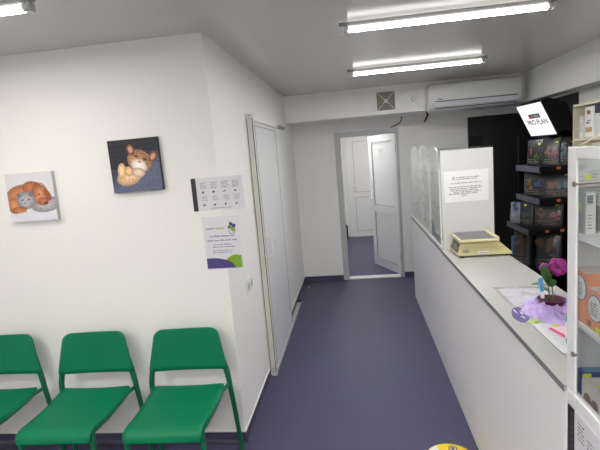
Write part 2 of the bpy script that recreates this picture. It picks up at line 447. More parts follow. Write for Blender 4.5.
# ------------------------------------------------------------------ green chairs
def make_chair(label):
    t = thing('chair', label, 'chair', group='green waiting chairs', local=True)
    prof = [(.172, .460), (.155, .464), (.11, .456), (.0, .446), (-.12, .446), (-.215, .452), (-.25, .449), (-.268, .437), (-.277, .417), (-.28, .398)]
    prof = [(p.x, p.y) for p in smooth_path([(a, b, 0) for a, b in prof], 3)]
    bm = BM(); rows = []
    for i, (y, z) in enumerate(prof):
        hw = .208 - .012*max(0, (.172-y)/.45)
        if y > .15: hw -= .012*(y-.15)/.015
        if z < .41: hw -= .006
        rows.append([bm.verts.new((hw*k/8, y, z - .006*(1-(k/8)**2)*(1 if y > -.2 else 0))) for k in range(-8, 9)])
    for a, b in zip(rows, rows[1:]):
        for k in range(16): bm.faces.new((a[k], b[k], b[k+1], a[k+1]))
    bmesh.ops.recalc_face_normals(bm, faces=bm.faces)
    if sum(f.normal.z for f in bm.faces) < 0: bmesh.ops.reverse_faces(bm, faces=bm.faces)
    obj('seat', bm, GREEN, t, smooth=True, solid=.013, fix=False)
    # backrest shell: trapezoid with rounded top corners
    bm = BM(); rows = []; n = 16; Z0, Z1 = .546, .781; rc = .04
    for i in range(n+1):
        s = i/n; s = 1-(1-s)**1.6; z = Z0+(Z1-Z0)*s
        hw = .229 - .048*s
        dz = Z1 - z
        if dz < rc: hw -= rc - math.sqrt(max(0, rc*rc-(rc-dz)**2))
        elif z - Z0 < .012: hw -= .006*(1-(z-Z0)/.012)
        yb = .168 + .030*s
        rows.append([bm.verts.new((hw*k/10, yb + .012*(1-(k/10*hw/.22)**2), z)) for k in range(-10, 11)])
    for a, b in zip(rows, rows[1:]):
        for k in range(20): bm.faces.new((a[k], a[k+1], b[k+1], b[k]))
    bmesh.ops.recalc_face_normals(bm, faces=bm.faces)
    if sum(f.normal.y for f in bm.faces) > 0: bmesh.ops.reverse_faces(bm, faces=bm.faces)
    bk = obj('backrest', bm, GREEN, t, smooth=True, solid=.017, fix=False)
    for s in (-1, 1):
        bm = BM(); tube(bm, smooth_path([(s*.19, -.235, .435), (s*.19, -.247, .39), (s*.196, -.258, .2), (s*.2, -.27, .012)], 3), .0135, 12); lg = obj('leg', bm, GREENM, t, smooth=True)
        bm = BM(); tube(bm, [(s*.2, -.27, .016), (s*.2, -.2702, 0)], .0142, 12); obj('foot_cap', bm, GREENM, lg)
        bm = BM(); pts = smooth_path([(s*.246, .236, .012), (s*.24, .214, .22), (s*.232, .188, .42), (s*.225, .186, .50), (s*.209, .193, .57), (s*.18, .208, .66)], 4)
        tube(bm, pts, [.0125 + .0035*min(1, i/12) for i in range(len(pts))], 12); lg = obj('leg', bm, GREENM, t, smooth=True)
        bm = BM(); tube(bm, [(s*.246, .236, .016), (s*.2462, .2375, 0)], .014, 12); obj('foot_cap', bm, GREENM, lg)
        bm = BM(); tube(bm, [(s*.19, -.235, .43), (s*.197, -.1, .425), (s*.2, .05, .43), (s*.203, .12, .44), (s*.222, .178, .445)], .011, 10); obj('seat_rail', bm, GREENM, t, smooth=True)
    bm = BM(); tube(bm, [(-.197, -.1, .425), (.197, -.1, .425)], .009, 8); obj('stretcher', bm, GREENM, t, smooth=True)
    return t
CH = make_chair('green plastic chair nearest the wall corner, rightmost of the row')
RZ = math.radians(2.2)
CH.location = (-1.006, 2.18, 0); CH.rotation_euler = (0, 0, RZ)
dup(CH, (-1.570, 2.175, 0), RZ*.95, 'green plastic chair in the middle of the row under the kitten picture')
dup(CH, (-2.160, 2.18, 0), RZ, 'green plastic chair cut off by the left edge of the photo')

# ------------------------------------------------------------------ canvas pictures
def painted(name, parent, O, Uv, Vv, w, h, fn, n=110):
    bm = BM(); O = Vector(O); Uv = Vector(Uv); Vv = Vector(Vv)
    lay = bm.loops.layers.float_color.new('print')
    vs = [[bm.verts.new(O + Uv*(w*i/n) + Vv*(h*j/n)) for i in range(n+1)] for j in range(n+1)]
    for j in range(n):
        for i in range(n):
            f = bm.faces.new((vs[j][i], vs[j][i+1], vs[j+1][i+1], vs[j+1][i]))
            c = s2l(fn((i+.5)/n, (j+.5)/n))
            for l in f.loops: l[lay] = (*c, 1)
    return obj(name, bm, PRINT, parent, fix=False)
PRINT = attr_mat('printed_canvas', .55)
rc = random.Random(11)
def ell(u, v, cx, cy, rx, ry, ang=0):
    a = math.radians(ang); du, dv = u-cx, v-cy
    x = du*math.cos(a)+dv*math.sin(a); y = -du*math.sin(a)+dv*math.cos(a)
    return (x/rx)**2 + (y/ry)**2
def mixc(a, b, t): t = max(0, min(1, t)); return tuple(x*(1-t)+y*t for x, y in zip(a, b))
def jit(c, k): d = rc.uniform(-k, k); return tuple(max(0, min(255, x+d)) for x in c)
def soft(d, lo=.9, hi=1.1): return max(0, min(1, (hi-d)/(hi-lo)))
def fur(c, col, d, k, grain=14, lo=.9, hi=1.08):
    sh = 1.10 - .34*min(1, d)*k
    g = rc.gauss(0, grain)
    return mixc(c, tuple(max(0, min(255, x*sh + g)) for x in col), soft(d, lo, hi))
def dog_art(u, v):
    c = (222, 221, 224) if v > .16 else (222, 220, 230)
    if v < .22: c = mixc((222, 220, 230), c, (v-.14)/.08)
    c = fur(c, (172, 168, 172), ell(u, v, .80, .33, .33, .15, 8), 1, 19.8)           # kitten body
    c = fur(c, (200, 130, 88), ell(u, v, .30, .52, .36, .24, 12), 1, 13.200000000000001)            # dog back
    c = fur(c, (190, 116, 76), ell(u, v, .56, .67, .22, .15, -10), 1, 13.200000000000001)
    c = fur(c, (206, 136, 92), ell(u, v, .12, .34, .14, .17, 0), 1, 11.0)
    c = fur(c, (210, 142, 98), ell(u, v, .70, .53, .18, .21, 10), 1, 11.0)            # dog head
    for k in range(4):
        if abs(ell(u, v, .70, .60, .05+.035*k, .05+.04*k, 10)-1) < .22 and v > .5: c = mixc(c, (140, 76, 46), .5)
    c = mixc(c, (158, 88, 56), soft(ell(u, v, .86, .52, .06, .12, 20)))                     # ear
    c = fur(c, (184, 108, 84), ell(u, v, .75, .40, .11, .085, 0), 1, 8.8)
    c = mixc(c, (112, 60, 50), soft(ell(u, v, .80, .36, .05, .03, 0)))
    c = mixc(c, (70, 40, 32), soft(ell(u, v, .68, .55, .022, .014, 20)))
    c = fur(c, (172, 166, 170), ell(u, v, .38, .44, .20, .18, 10), 1, 13.200000000000001)          # kitten head
    for ex, ey in ((.24, .55), (.50, .56)): c = mixc(c, (126, 118, 124), soft(ell(u, v, ex, ey, .05, .05, 0)))
    c = mixc(c, (186, 180, 182), soft(ell(u, v, .36, .37, .07, .05, 0)))
    for ex in (.31, .44): c = mixc(c, (70, 66, 72), soft(ell(u, v, ex, .45, .028, .012, 15)))
    c = mixc(c, (104, 92, 96), soft(ell(u, v, .35, .385, .02, .015, 0)))
    c = fur(c, (190, 116, 74), ell(u, v, .20, .25, .17, .065, 4), 1, 8.8)            # paw
    for k in range(4): c = mixc(c, (206, 134, 92), soft(ell(u, v, .18+.05*k, .225, .024, .035, 0)))
    return c
def kit_art(u, v):
    c = jit((28, 29, 42), 10) if v > .45+.25*u*0 else jit((58, 60, 82), 12)
    t = (u*.55 - v + .32)/.3
    c = mixc(c, jit((96, 100, 128), 26), t)
    if v > .9: c = mixc(c, (26, 26, 34), .6)
    if abs(math.sin(v*34)) < .3 and v > .5: c = mixc(c, (66, 68, 84), .35)
    c = fur(c, (236, 194, 150), ell(u, v, .36, .30, .27, .17, 15), 1, 15.400000000000002)          # body and paws
    c = fur(c, (246, 208, 162), ell(u, v, .22, .42, .085, .15, -8), 1, 11.0)
    c = fur(c, (238, 194, 148), ell(u, v, .36, .40, .085, .10, 25), 1, 11.0)
    c = fur(c, (204, 150, 102), ell(u, v, .60, .58, .25, .21, -28), 1, 24.200000000000003)          # head
    for (ex, ey, a) in ((.45, .80, 15), (.88, .64, -40)):
        c = fur(c, (150, 98, 66), ell(u, v, ex, ey, .075, .11, a), 1, 8.8)
        c = mixc(c, (214, 156, 140), soft(ell(u, v, ex, ey, .04, .065, a)))
    for k in range(4):
        if abs((u-.5)*.8+(v-.7)*.9 - .05*k) < .012 and ell(u, v, .62, .62, .2, .16, -28) < 1: c = mixc(c, (84, 54, 40), .7)
    c = fur(c, (252, 238, 220), ell(u, v, .58, .49, .17, .12, -28), 1, 8.8)          # pale muzzle
    c = fur(c, (234, 206, 176), ell(u, v, .55, .36, .14, .09, -10), 1, 6.6000000000000005)
    for ex, ey in ((.54, .67), (.72, .60)): c = mixc(c, (40, 28, 26), soft(ell(u, v, ex, ey, .045, .016, -28)))
    c = mixc(c, (196, 120, 108), soft(ell(u, v, .60, .56, .026, .02, -28)))
    for k in range(3): c = mixc(c, (176, 122, 86), .7*soft(ell(u, v, .27+.07*k, .22, .006, .05, 0)))
    return c
def canvas(cx, z0, w, h, tilt, fn, label, edge):
    y = 2.474; t = thing('canvas_picture', label, 'picture', (cx, 2.5, z0))
    a = math.radians(tilt); U = Vector((math.cos(a), 0, math.sin(a))); V = Vector((-math.sin(a), 0, math.cos(a)))
    O = Vector((cx, y, z0)) - U*w/2
    bm = BM(); prism(bm, [O, O+U*w, O+U*w+V*h, O+V*h], (0, .026, 0)); obj('stretched_canvas', bm, edge, t)
    painted('print', t, O - Vector((0, .0008, 0)), U, V, w, h, fn)
canvas(-1.889, 1.45, .298, .286, -.5, dog_art, 'square canvas picture of a brown dog cuddling a grey kitten', mat('pale_canvas_edge', (196, 196, 200), .6))
canvas(-1.222, 1.577, .294, .296, .3, kit_art, 'square canvas picture of a tabby kitten on a dark blanket', mat('dark_canvas_edge', (48, 48, 60), .6))

# ------------------------------------------------------------------ notices at the wall corner
def curved(O, w, bend):
    O = Vector(O)
    def P(u, v, off=0):
        k = max(0, u-.12)
        return O + Vector((u, -off - .0 + bend*k*k, v))
    return P
def sheet(P, w, h, thick=.0006, n=14, off=0):
    bm = BM()
    a = [[bm.verts.new(P(w*i/n, h*j, off)) for j in (0, 1)] for i in range(n+1)]
    b = [[bm.verts.new(P(w*i/n, h*j, off-thick)) for j in (0, 1)] for i in range(n+1)]
    for i in range(n):
        bm.faces.new((a[i][0], a[i+1][0], a[i+1][1], a[i][1])); bm.faces.new((b[i][0], b[i][1], b[i+1][1], b[i+1][0]))
        for j in (0, 1): bm.faces.new((a[i][j], a[i+1][j], b[i+1][j], b[i][j]))
    for i in (0, n): bm.faces.new((a[i][0], a[i][1], b[i][1], b[i][0]))
    return bm
FILM = glass_mat('crinkled_clear_film', (.97, .97, .98), .12, 1.0, cover=.05)
nt = thing('laminated_notice', 'landscape laminated sheet with eight small drawings and black spine', 'notice', (-.917, 2.497, 1.43))
P = curved((-.917, 2.497, 1.437), .295, .35)
obj('sheet', sheet(P, .295, .187), PAPERP, nt)
obj('binding_spine', sheet(P, .026, .187, n=4, off=.003, thick=.003), mat('black_plastic_spine', (40, 38, 38), .35, var=.5, scale=120), nt)
rr = random.Random(5)
Q = lambda u, v: P(u, v, .0014)
GI = mat('grey_ink', (150, 150, 156), .5)
for k in range(4):
    u = .05+.062*k
    bm = BM()
    for j, v in enumerate((.155, .145, .135, .125)): scribble(bm, Q, [(u, u+.04-.006*(j % 2), v, .0065)], rr)
    obj('text_block', bm, GI, nt, fix=False); bm = BM()
    for j, v in enumerate((.078, .068, .058)): scribble(bm, Q, [(u+.004, u+.038, v, .006)], rr)
    obj('text_block', bm, GI, nt, fix=False)
bm = BM(); scribble(bm, Q, [(.10, .22, .010, .007)], rr)
obj('footer_text', bm, GI, nt, fix=False)
bm = BM()
for k in range(4):
    for v in (.105, .032):
        u = .064+.062*k; r = .007
        for q in range(3):
            a = rr.uniform(0, 3.1); c, s = math.cos(a)*r, math.sin(a)*r
            quad(bm, Q(u-c-s*.3, v-s+c*.3), Q(u+c-s*.3, v+s+c*.3), Q(u+c+s*.3, v+s-c*.3), Q(u-c+s*.3, v-s-c*.3))
islands('small_drawing', bm, INK, nt, fix=False)

ps = thing('poster', 'portrait poster with violet and green waves along its bottom edge', 'poster', (-.878, 2.497, 1.10))
P2 = curved((-.879, 2.497, 1.092), .216, .35)
obj('sheet', sheet(P2, .214, .308), PAPERP, ps)
Q2 = lambda u, v: P2(u, v, .0014)
Q3 = lambda u, v: P2(u, v, .0020)
bm = BM(); n = 16
for i in range(n):
    u0, u1 = .205*i/n+.004, .205*(i+1)/n+.004
    f = lambda u: .012 + .07*max(0, math.sin(min(1, (u-.075)/.125)*PI*.62)) if u > .075 else .0
    if u0 > .078: quad(bm, Q2(u0, .006), Q2(u1, .006), Q2(u1, max(.007, f(u1))), Q2(u0, max(.007, f(u0))))
obj('green_wave', bm, INKG, ps, fix=False)
bm = BM()
for i in range(n):
    u0, u1 = .165*i/n+.004, .165*(i+1)/n+.004
    g = lambda u: .006 + .062*math.sqrt(max(0, 1-((u-.03)/.14)**2))
    quad(bm, Q3(u0, .006), Q3(u1, .006), Q3(u1, g(u1)), Q3(u0, g(u0)))
obj('violet_wave', bm, INKP, ps, fix=False)
bm = BM(); rr = random.Random(8)
scribble(bm, Q2, [(.035, .185, .190, .010), (.018, .195, .166, .010), (.05, .16, .143, .007), (.045, .175, .129, .007), (.045, .165, .108, .006), (.045, .16, .096, .006)], rr)
scribble(bm, Q2, [(.02, .075, .236, .010)], rr)
obj('writing', bm, mat('pale_violet_ink', (120, 114, 156), .5), ps, fix=False)
bm = BM(); scribble(bm, Q2, [(.08, .13, .236, .010)], rr); obj('green_writing', bm, INKG, ps, fix=False)
bm = BM()
def blob(bm, F, cu, cv, ru, rv, ang=0, n=14):
    a = math.radians(ang); pts = []
    for k in range(n):
        x, y = ru*math.cos(2*PI*k/n), rv*math.sin(2*PI*k/n)
        pts.append(F(cu+x*math.cos(a)-y*math.sin(a), cv+x*math.sin(a)+y*math.cos(a)))
    quad(bm, *pts)
blob(bm, Q2, .168, .258, .011, .016, 30); blob(bm, Q2, .182, .248, .010, .014, -40); blob(bm, Q2, .158, .243, .008, .012, 70)
obj('logo_violet', bm, INKP, ps, fix=False)
bm = BM(); blob(bm, Q3, .168, .240, .009, .015, 15); blob(bm, Q3, .176, .226, .011, .009, 0); obj('logo_green', bm, INKG, ps, fix=False)
bm = BM()
for k in range(20):
    a0, a1 = 2*PI*k/20, 2*PI*(k+1)/20
    F = lambda r, a: Q2(.17+.019*r*math.cos(a), .226+.024*r*math.sin(a))
    quad(bm, F(1, a0), F(1, a1), F(.86, a1), F(.86, a0))
obj('logo_ring', bm, INK, ps, fix=False)

# wall socket on the corridor wall
ws = thing('wall_socket', 'white double wall socket low on the left corridor wall', 'socket', (XL, 2.94, .81))
obj('plate', box(XL, XL+.012, 2.86, 3.02, .815, .915, .004), PVC, ws)
bm = BM()
for y in (2.90, 2.98): tube(bm, [(XL+.0105, y, .865), (XL+.0135, y, .865)], .027, 20)
islands('socket_well', bm, LAMG, ws)
bm = BM()
for y in (2.90, 2.98):
    for d in (-.01, .01): tube(bm, [(XL+.013, y+d, .865), (XL+.0142, y+d, .865)], .004, 8)
islands('pin_hole', bm, DARK, ws)

# ------------------------------------------------------------------ counter
CT = .94; CY0, CY1 = 1.387, 5.15
ct = thing('reception_counter', 'long white reception counter with a pale grey top along the corridor', 'counter', (.79, 3.27, 0))
bm = box(.602, .624, CY0, CY1, .004, CT-.02)
for v in bm.verts:                         # the long panel stands slightly out of true at the floor
    if v.co.z < .1: v.co.x += -.020 if v.co.y < 2 else .006
obj('front_panel', bm, LAM, ct)
obj('end_panel', box(.624, .975, CY1-.02, CY1, .012, CT-.02), LAM, ct)
obj('plinth', box(.628, .96, CY0, CY1-.004, 0, .012), DARK, ct)
tp = obj('worktop', box(.598, .985, CY0, CY1, CT-.02, CT, .001), LAMG, ct)
obj('edge_band', box(.5965, .598, CY0, CY1, CT-.022, CT-.001), EDGE, tp)
bm = BM(); bx(bm, .624, .96, 2.6, 2.62, .012, CT-.02); bx(bm, .624, .96, 3.9, 3.92, .012, CT-.02); islands('divider', bm, LAM, ct)

# ------------------------------------------------------------------ glass display case on the counter
gc = thing('display_case', 'white display case with arched glass fronts on the far end of the counter', 'display case', (.78, 4.25, CT))
PY = 3.36
obj('side_panel', box(.612, .972, PY, PY+.018, CT, 1.652, .001), mat('off_white_end_board', (214, 214, 212), .4, var=.01), gc, label='white end board facing the scale')
obj('far_pane', box(.604, .965, 5.10, 5.106, CT+.01, 1.66), GLASS, gc)
obj('base_board', box(.604, .965, PY+.018, 5.12, CT, CT+.012), LAM, gc)
obj('bottom_rail', box(.5955, .607, PY, 5.13, CT, CT+.02, .001), TRIM, gc)
for (y0, y1, zt) in ((PY+.022, 3.83, 1.69), (3.85, 4.38, 1.705), (4.40, 5.0, 1.70)):
    bm = BM(); n = 20; pts = [(.603, y0, CT+.014), (.603, y1, CT+.014)]
    yc, hw = (y0+y1)/2, (y1-y0)/2
    for k in range(n+1):
        a = PI*k/n; pts.append((.603, yc+hw*math.copysign(abs(math.cos(a))**.75, math.cos(a)), zt-.16+.16*abs(math.sin(a))**.8))
    prism(bm, pts, (.006, 0, 0)); pane = obj('arched_pane', bm, GLASSM, gc)
    bm = BM(); bx(bm, .601, .6105, y0-.001, y0+.006, CT+.014, zt-.17); bx(bm, .601, .6105, y1-.006, y1+.001, CT+.014, zt-.17); obj('pane_edge', bm, mat('pale_glass_edge', (222, 230, 228), .2), pane)
for z in (1.17, 1.41): 
    sh = obj('glass_shelf', box(.615, .955, PY+.02, 5.095, z, z+.008), GLASS, gc); obj('shelf_edge', box(.612, .615, PY+.02, 5.095, z-.002, z+.01), TRIM, sh)
obj('top_pane', box(.604, .965, PY, 5.106, 1.66, 1.666), GLASS, gc)
pale = [mat('pale_carton', c, .5) for c in ((238, 238, 236), (226, 234, 230), (238, 230, 218), (222, 230, 238), (230, 236, 224))]
strp = [mat('carton_print', c, .5) for c in ((120, 150, 130), (150, 140, 120), (110, 130, 160), (170, 120, 110))]
rb = random.Random(4)
for z in (CT+.012, 1.178, 1.418):
    y = 3.5 if z > 1 else 3.72
    while y < 5.0:
        w = rb.uniform(.05, .085); h = rb.uniform(.07, .15); d = rb.uniform(.06, .12); x = rb.uniform(.622, .65)
        t = thing('medicine_box', 'small pale medicine box on a shelf behind the arched glass', 'box', (x+d/2, y, z), group='medicine boxes in the display case', local=True)
        obj('carton', box(-d/2, d/2, 0, w, 0, h, .001), rb.choice(pale), t)
        bm = BM(); hz = h*rb.uniform(.2, .6); bx(bm, -d/2-.0008, d/2+.0008, -.0008, w+.0008, hz, hz+h*.18); obj('print_band', bm, rb.choice(strp), t)
        y += w + rb.uniform(.015, .07)
z = CT+.012
def bottle(x, y, z, r, h, m, cap, label, lm=None, cat='bottle', name='bottle'):
    t = thing(name, label, cat, (x, y, z), local=True)
    bm = BM(); lathe(bm, (0, 0, 0), [(r*.92, 0), (r, .004), (r, h*.66), (r*.85, h*.74), (r*.42, h*.80), (r*.42, h*.84)], 20); obj('body', bm, m, t, smooth=True)
    bm = BM(); lathe(bm, (0, 0, 0), [(r*.5, h*.83), (r*.5, h*.99), (r*.45, h)], 20); obj('cap', bm, cap, t, smooth=True)
    if lm:
        bm = BM(); lathe(bm, (0, 0, 0), [(r+.0006, h*.15), (r+.0006, h*.55)], 20); obj('wrapper', bm, lm, t, smooth=True)
    return t
bottle(.70, 3.46, z, .03, .17, mat('dark_green_plastic', (44, 74, 60), .35), BLACKM, 'dark green bottle behind the lowest corner of the arched glass', mat('green_label', (120, 150, 128), .5))
t = thing('carton', 'blue and white carton low behind the arched glass', 'box', (.70, 3.57, z), local=True)
obj('body', box(-.05, .05, -.03, .03, 0, .10, .001), mat('blue_carton', (70, 84, 130), .5), t); obj('print_band', box(-.051, .051, -.031, .031, .05, .08), pale[0], t)
t = thing('carton', 'brown carton low behind the arched glass', 'box', (.70, 3.66, z), local=True)
obj('body', box(-.05, .05, -.03, .03, 0, .075, .001), mat('brown_carton', (120, 90, 74), .5), t); obj('print_band', box(-.051, .051, -.031, .031, .02, .045), pale[2], t)

# paper on the white board
pn = thing('paper_notice', 'white printed sheet on the white end board behind the scale', 'notice', (.75, PY, 1.31))
ang = math.radians(.6)
def PN(off):
    def F(u, v): return Vector((.634+u*math.cos(ang)-v*math.sin(ang), PY-off, 1.282+.0*u+u*math.sin(ang)+v*math.cos(ang)))
    return F
F0 = PN(.002)
bm = BM(); prism(bm, [F0(0, 0), F0(.303, 0), F0(.306, .222), F0(0, .222)], (0, .0021, 0)); obj('sheet', bm, mat('bright_notice_paper', (240, 240, 239), .5, var=.01), pn)
F1 = PN(.0032); bm = BM(); rr = random.Random(21)
scribble(bm, F1, [(.055, .11, .170, .009), (.06, .24, .157, .009), (.045, .255, .130, .009), (.03, .26, .103, .0095), (.04, .26, .090, .0095), (.045, .235, .078, .0095), (.06, .255, .066, .0095), (.03, .23, .054, .0095), (.12, .16, .040, .009)], rr)
obj('writing', bm, mat('thin_grey_ink', (150, 148, 150), .5), pn, fix=False)
bm = BM(); scribble(bm, F1, [(.115, .24, .170, .009)], rr); obj('red_writing', bm, INKR, pn, fix=False)

# ------------------------------------------------------------------ counter scale
YB1 = mat('yellowed_plastic', (206, 198, 146), .45, var=.03); YB2 = mat('cream_plastic', (226, 219, 172), .42, var=.02)
sc = thing('weighing_scale', 'cream electronic weighing scale with a grey plate on the counter', 'scale', (.82, 3.2, CT))
bm = BM()
base = [(.652, 3.07), (1.0, 3.07), (1.0, 3.335), (.652, 3.335)]; top = [(.677, 3.085), (.925, 3.085), (.925, 3.325), (.677, 3.325)]
a = [bm.verts.new((x, y, CT+.012)) for x, y in base]; b = [bm.verts.new((x, y, 1.035)) for x, y in top]
c = [bm.verts.new((x, y, CT+.022)) for x, y in base]
for lo, hi in ((a, c), (c, b)):
    for i in range(4): bm.faces.new((lo[i], lo[(i+1) % 4], hi[(i+1) % 4], hi[i]))
bm.faces.new(a[::-1]); bm.faces.new(b)
bmesh.ops.bevel(bm, geom=list(bm.edges), offset=.003, segments=2, affect='EDGES')
body = obj('housing', bm, YB1, sc)
bm = BM()
for x, y in ((.68, 3.09), (.97, 3.09), (.68, 3.31), (.97, 3.31)): lathe(bm, (x, y, CT), [(.013, 0), (.013, .013)], 12)
islands('foot', bm, DARK, sc)
bm = BM(); P3 = lambda s, t: Vector((.652+(.677-.652)*t-.0014, 3.07+.265*s+ (.015-.03*s)*t, CT+.022+.073*t))
quad(bm, P3(.1, .12), P3(.9, .12), P3(.9, .9), P3(.1, .9)); dp = obj('display_window', bm, mat('dark_display', (46, 44, 42), .25), body, fix=False, solid=.001)
bm = BM()
for k in range(3):
    s0 = .16+.26*k
    P4 = lambda s, t: P3(s, t) + Vector((-.0012, 0, 0))
    quad(bm, P4(s0, .3), P4(s0+.2, .3), P4(s0+.2, .66), P4(s0, .66))
islands('readout', bm, mat('grey_readout', (96, 94, 88), .2), dp, fix=False)
P5 = lambda s, t: Vector((.652+.348*s + (.025-.1*s)*t, 3.07+.015*t-.0012, CT+.022+.073*t))
bm = BM(); quad(bm, P5(.08, .16), P5(.2, .16), P5(.2, .42), P5(.08, .42)); obj('maker_badge', bm, mat('grey_badge', (150, 150, 130), .3), body, fix=False)
bm = BM(); quad(bm, P5(.37, .02), P5(.58, .02), P5(.58, .26), P5(.37, .26)); sl = obj('white_sticker', bm, PAPER, body, fix=False)
bm = BM(); scribble(bm, lambda u, v: P5(u, v) + Vector((0, -.0008, 0)), [(.40, .56, .09, .08)], rr); obj('writing', bm, INK, sl, fix=False)
bm = BM()
quad(bm, P5(.14, .55), P5(.98, .55), P5(.98, .565), P5(.14, .565)); obj('seam', bm, mat('shadow_seam', (150, 140, 100), .5), body, fix=False)  # seam strip toned darker than the housing
bm = BM(); bx(bm, .72, .88, 3.14, 3.27, 1.034, 1.046, .002); obj('support', bm, DARK, sc)
bm = BM(); bx(bm, .666, .915, 3.05, 3.345, 1.046, 1.064, .005); tray = obj('weighing_tray', bm, YB2, sc)
obj('steel_plate', box(.676, .89, 3.062, 3.333, 1.064, 1.067, .001), mat('grey_steel_plate', (128, 126, 130), .4, metal=.3), tray, label='grey plate')
obj('raised_lip', box(.89, .913, 3.052, 3.343, 1.064, 1.076, .003), YB2, tray)

# ------------------------------------------------------------------ things lying on the counter
def crumple(x0, x1, y0, y1, z, amp, nx, ny, seed, shape=None):
    r = random.Random(seed); bm = BM()
    vs = {}
    for i in range(nx+1):
        for j in range(ny+1):
            s, t = i/nx, j/ny
            x, y = x0+(x1-x0)*s, y0+(y1-y0)*t
            if shape: x, y = shape(s, t)
            vs[i, j] = bm.verts.new((x+r.uniform(-.3, .3)*amp, y+r.uniform(-.3, .3)*amp, z + abs(r.gauss(0, amp))))
    for i in range(nx):
        for j in range(ny): bm.faces.new((vs[i, j], vs[i+1, j], vs[i+1, j+1], vs[i, j+1]))
    return bm
CLEARP = glass_mat('crinkled_clear_plastic', (.95, .95, .97), .1, 1.0, cover=.12, covercol=(230, 228, 238))
def bag_shape(s, t):   # parallelogram
    a = Vector((.665, 2.08)); b = Vector((.675, 2.39)); c = Vector((.93, 2.37)); d = Vector((.93, 2.12))
    p = a*(1-s)*(1-t) + d*s*(1-t) + b*(1-s)*t + c*s*t
    return p.x, p.y
pb = thing('plastic_sleeve', 'crinkled clear plastic sleeve with printed sheets on the counter', 'plastic sleeve', (.8, 2.24, CT))
bm = BM(); q = [bag_shape(.1, .06), bag_shape(.9, .06), bag_shape(.92, .92), bag_shape(.08, .92)]
prism(bm, [(x, y, CT+.0005) for x, y in q], (0, 0, .0015)); obj('printed_sheet', bm, PAPER, pb)
bm = BM(); rr = random.Random(31)
G = lambda u, v: Vector((*bag_shape(u, v), CT+.0032))
scribble(bm, G, [(.15+.04*(k % 3), .8, .15+.085*k, .035) for k in range(9)], rr); obj('writing', bm, mat('pale_grey_ink', (214, 212, 220), .5), pb, fix=False)
obj('clear_film', crumple(0, 0, 0, 0, CT+.004, .0018, 9, 9, 5, bag_shape), CLEARP, pb, fix=False, smooth=True)

VIO = mat('violet_gloss_card', (112, 104, 164), .15, var=.3, scale=30)
ov = thing('round_leaflet', 'oval violet glossy leaflet with pale patches at the counter edge', 'leaflet', (.69, 1.99, CT))
bm = BM(); pts = [(.677+.034*math.cos(a)*1.0+.014*math.sin(a), 1.99+.088*math.sin(a), CT) for a in [2*PI*k/28 for k in range(28)]]
prism(bm, pts, (0, 0, .004)); obj('card', bm, VIO, ov)
bm = BM()
for tri in (((.662, 2.04), (.672, 2.05), (.668, 1.985)), ((.684, 2.03), (.692, 2.0), (.680, 1.975)), ((.665, 1.965), (.682, 1.955), (.676, 1.935))):
    bm.faces.new([bm.verts.new((x, y, CT+.0048)) for x, y in tri])
islands('pale_patch', bm, PAPERP, ov, fix=False)  # pale shards painted in as highlights on the glossy card
gl = thing('green_leaflet', 'small pale green leaflet tucked beside the violet one', 'leaflet', (.70, 1.90, CT))
bm = BM(); prism(bm, [(.668, 1.905, CT), (.70, 1.85, CT), (.748, 1.90, CT), (.74, 1.945, CT), (.70, 1.93, CT)], (0, 0, .003)); obj('card', bm, mat('pale_green_card', (176, 196, 130), .4), gl)
bm = BM(); prism(bm, [(.69, 1.89, CT+.003), (.70, 1.872, CT+.003), (.725, 1.898, CT+.003), (.715, 1.91, CT+.003)], (0, 0, .0006)); obj('print_band', bm, INKG, gl)

pp = thing('paper_stack', 'flat stack of white printed forms at the near end of the counter', 'papers', (.76, 1.75, CT))
for k in range(5):
    o = .003*k*(1 if k % 2 else -.6)
    bm = BM(); z = CT+.0016*k
    prism(bm, [(.685+o, 1.865, z), (.688+o, 1.60+o, z), (.875+o, 1.61, z), (.872+o, 1.872+o, z)], (0, 0, .0014)); obj('sheet', bm, PAPER if k < 4 else PAPERP, pp)
bm = BM(); prism(bm, [(.684, 1.60, CT+.0001), (.6885, 1.598, CT+.0001), (.686, 1.86, CT+.0001), (.682, 1.86, CT+.0001)], (0, 0, .006)); obj('dark_edge', bm, EDGE, pp)
bm = BM(); scribble(bm, lambda u, v: Vector((.695+u, 1.62+v, CT+.0084)), [(.01, .10+.02*(k % 3), .02+.02*k, .006) for k in range(11)], rr); obj('writing', bm, mat('faint_ink', (166, 166, 172), .5), pp, fix=False)
pk = thing('pink_leaflet', 'pink and white leaflet on top of the stack of forms', 'leaflet', (.8, 1.75, CT+.01))
bm = BM(); z = CT+.009
prism(bm, [(.716, 1.80, z), (.748, 1.66, z), (.865, 1.69, z), (.855, 1.85, z)], (0, 0, .004)); obj('card', bm, mat('pale_pink_card', (236, 206, 214), .4), pk)
bm = BM(); prism(bm, [(.716, 1.80, z+.004), (.748, 1.66, z+.004), (.764, 1.664, z+.004), (.731, 1.805, z+.004)], (0, 0, .0008)); obj('magenta_stripe', bm, mat('magenta_ink', (204, 60, 130), .4), pk)
yl = single('yellow_note', prism(BM(), [(.748, 1.842, CT+.0082), (.755, 1.826, CT+.0082), (.80, 1.85, CT+.0082), (.80, 1.885, CT+.0082), (.775, 1.882, CT+.0082)], (0, 0, .003)), mat('mustard_card', (222, 204, 60), .5), 'small yellow card beside the lilac wrapped flower pot', 'card')
bottle(.745, 1.66, CT+.0098, .024, .15, mat('teal_plastic', (60, 168, 150), .35), mat('teal_cap', (120, 190, 180), .35), 'teal plastic bottle mostly hidden behind the cabinet post', PAPER)

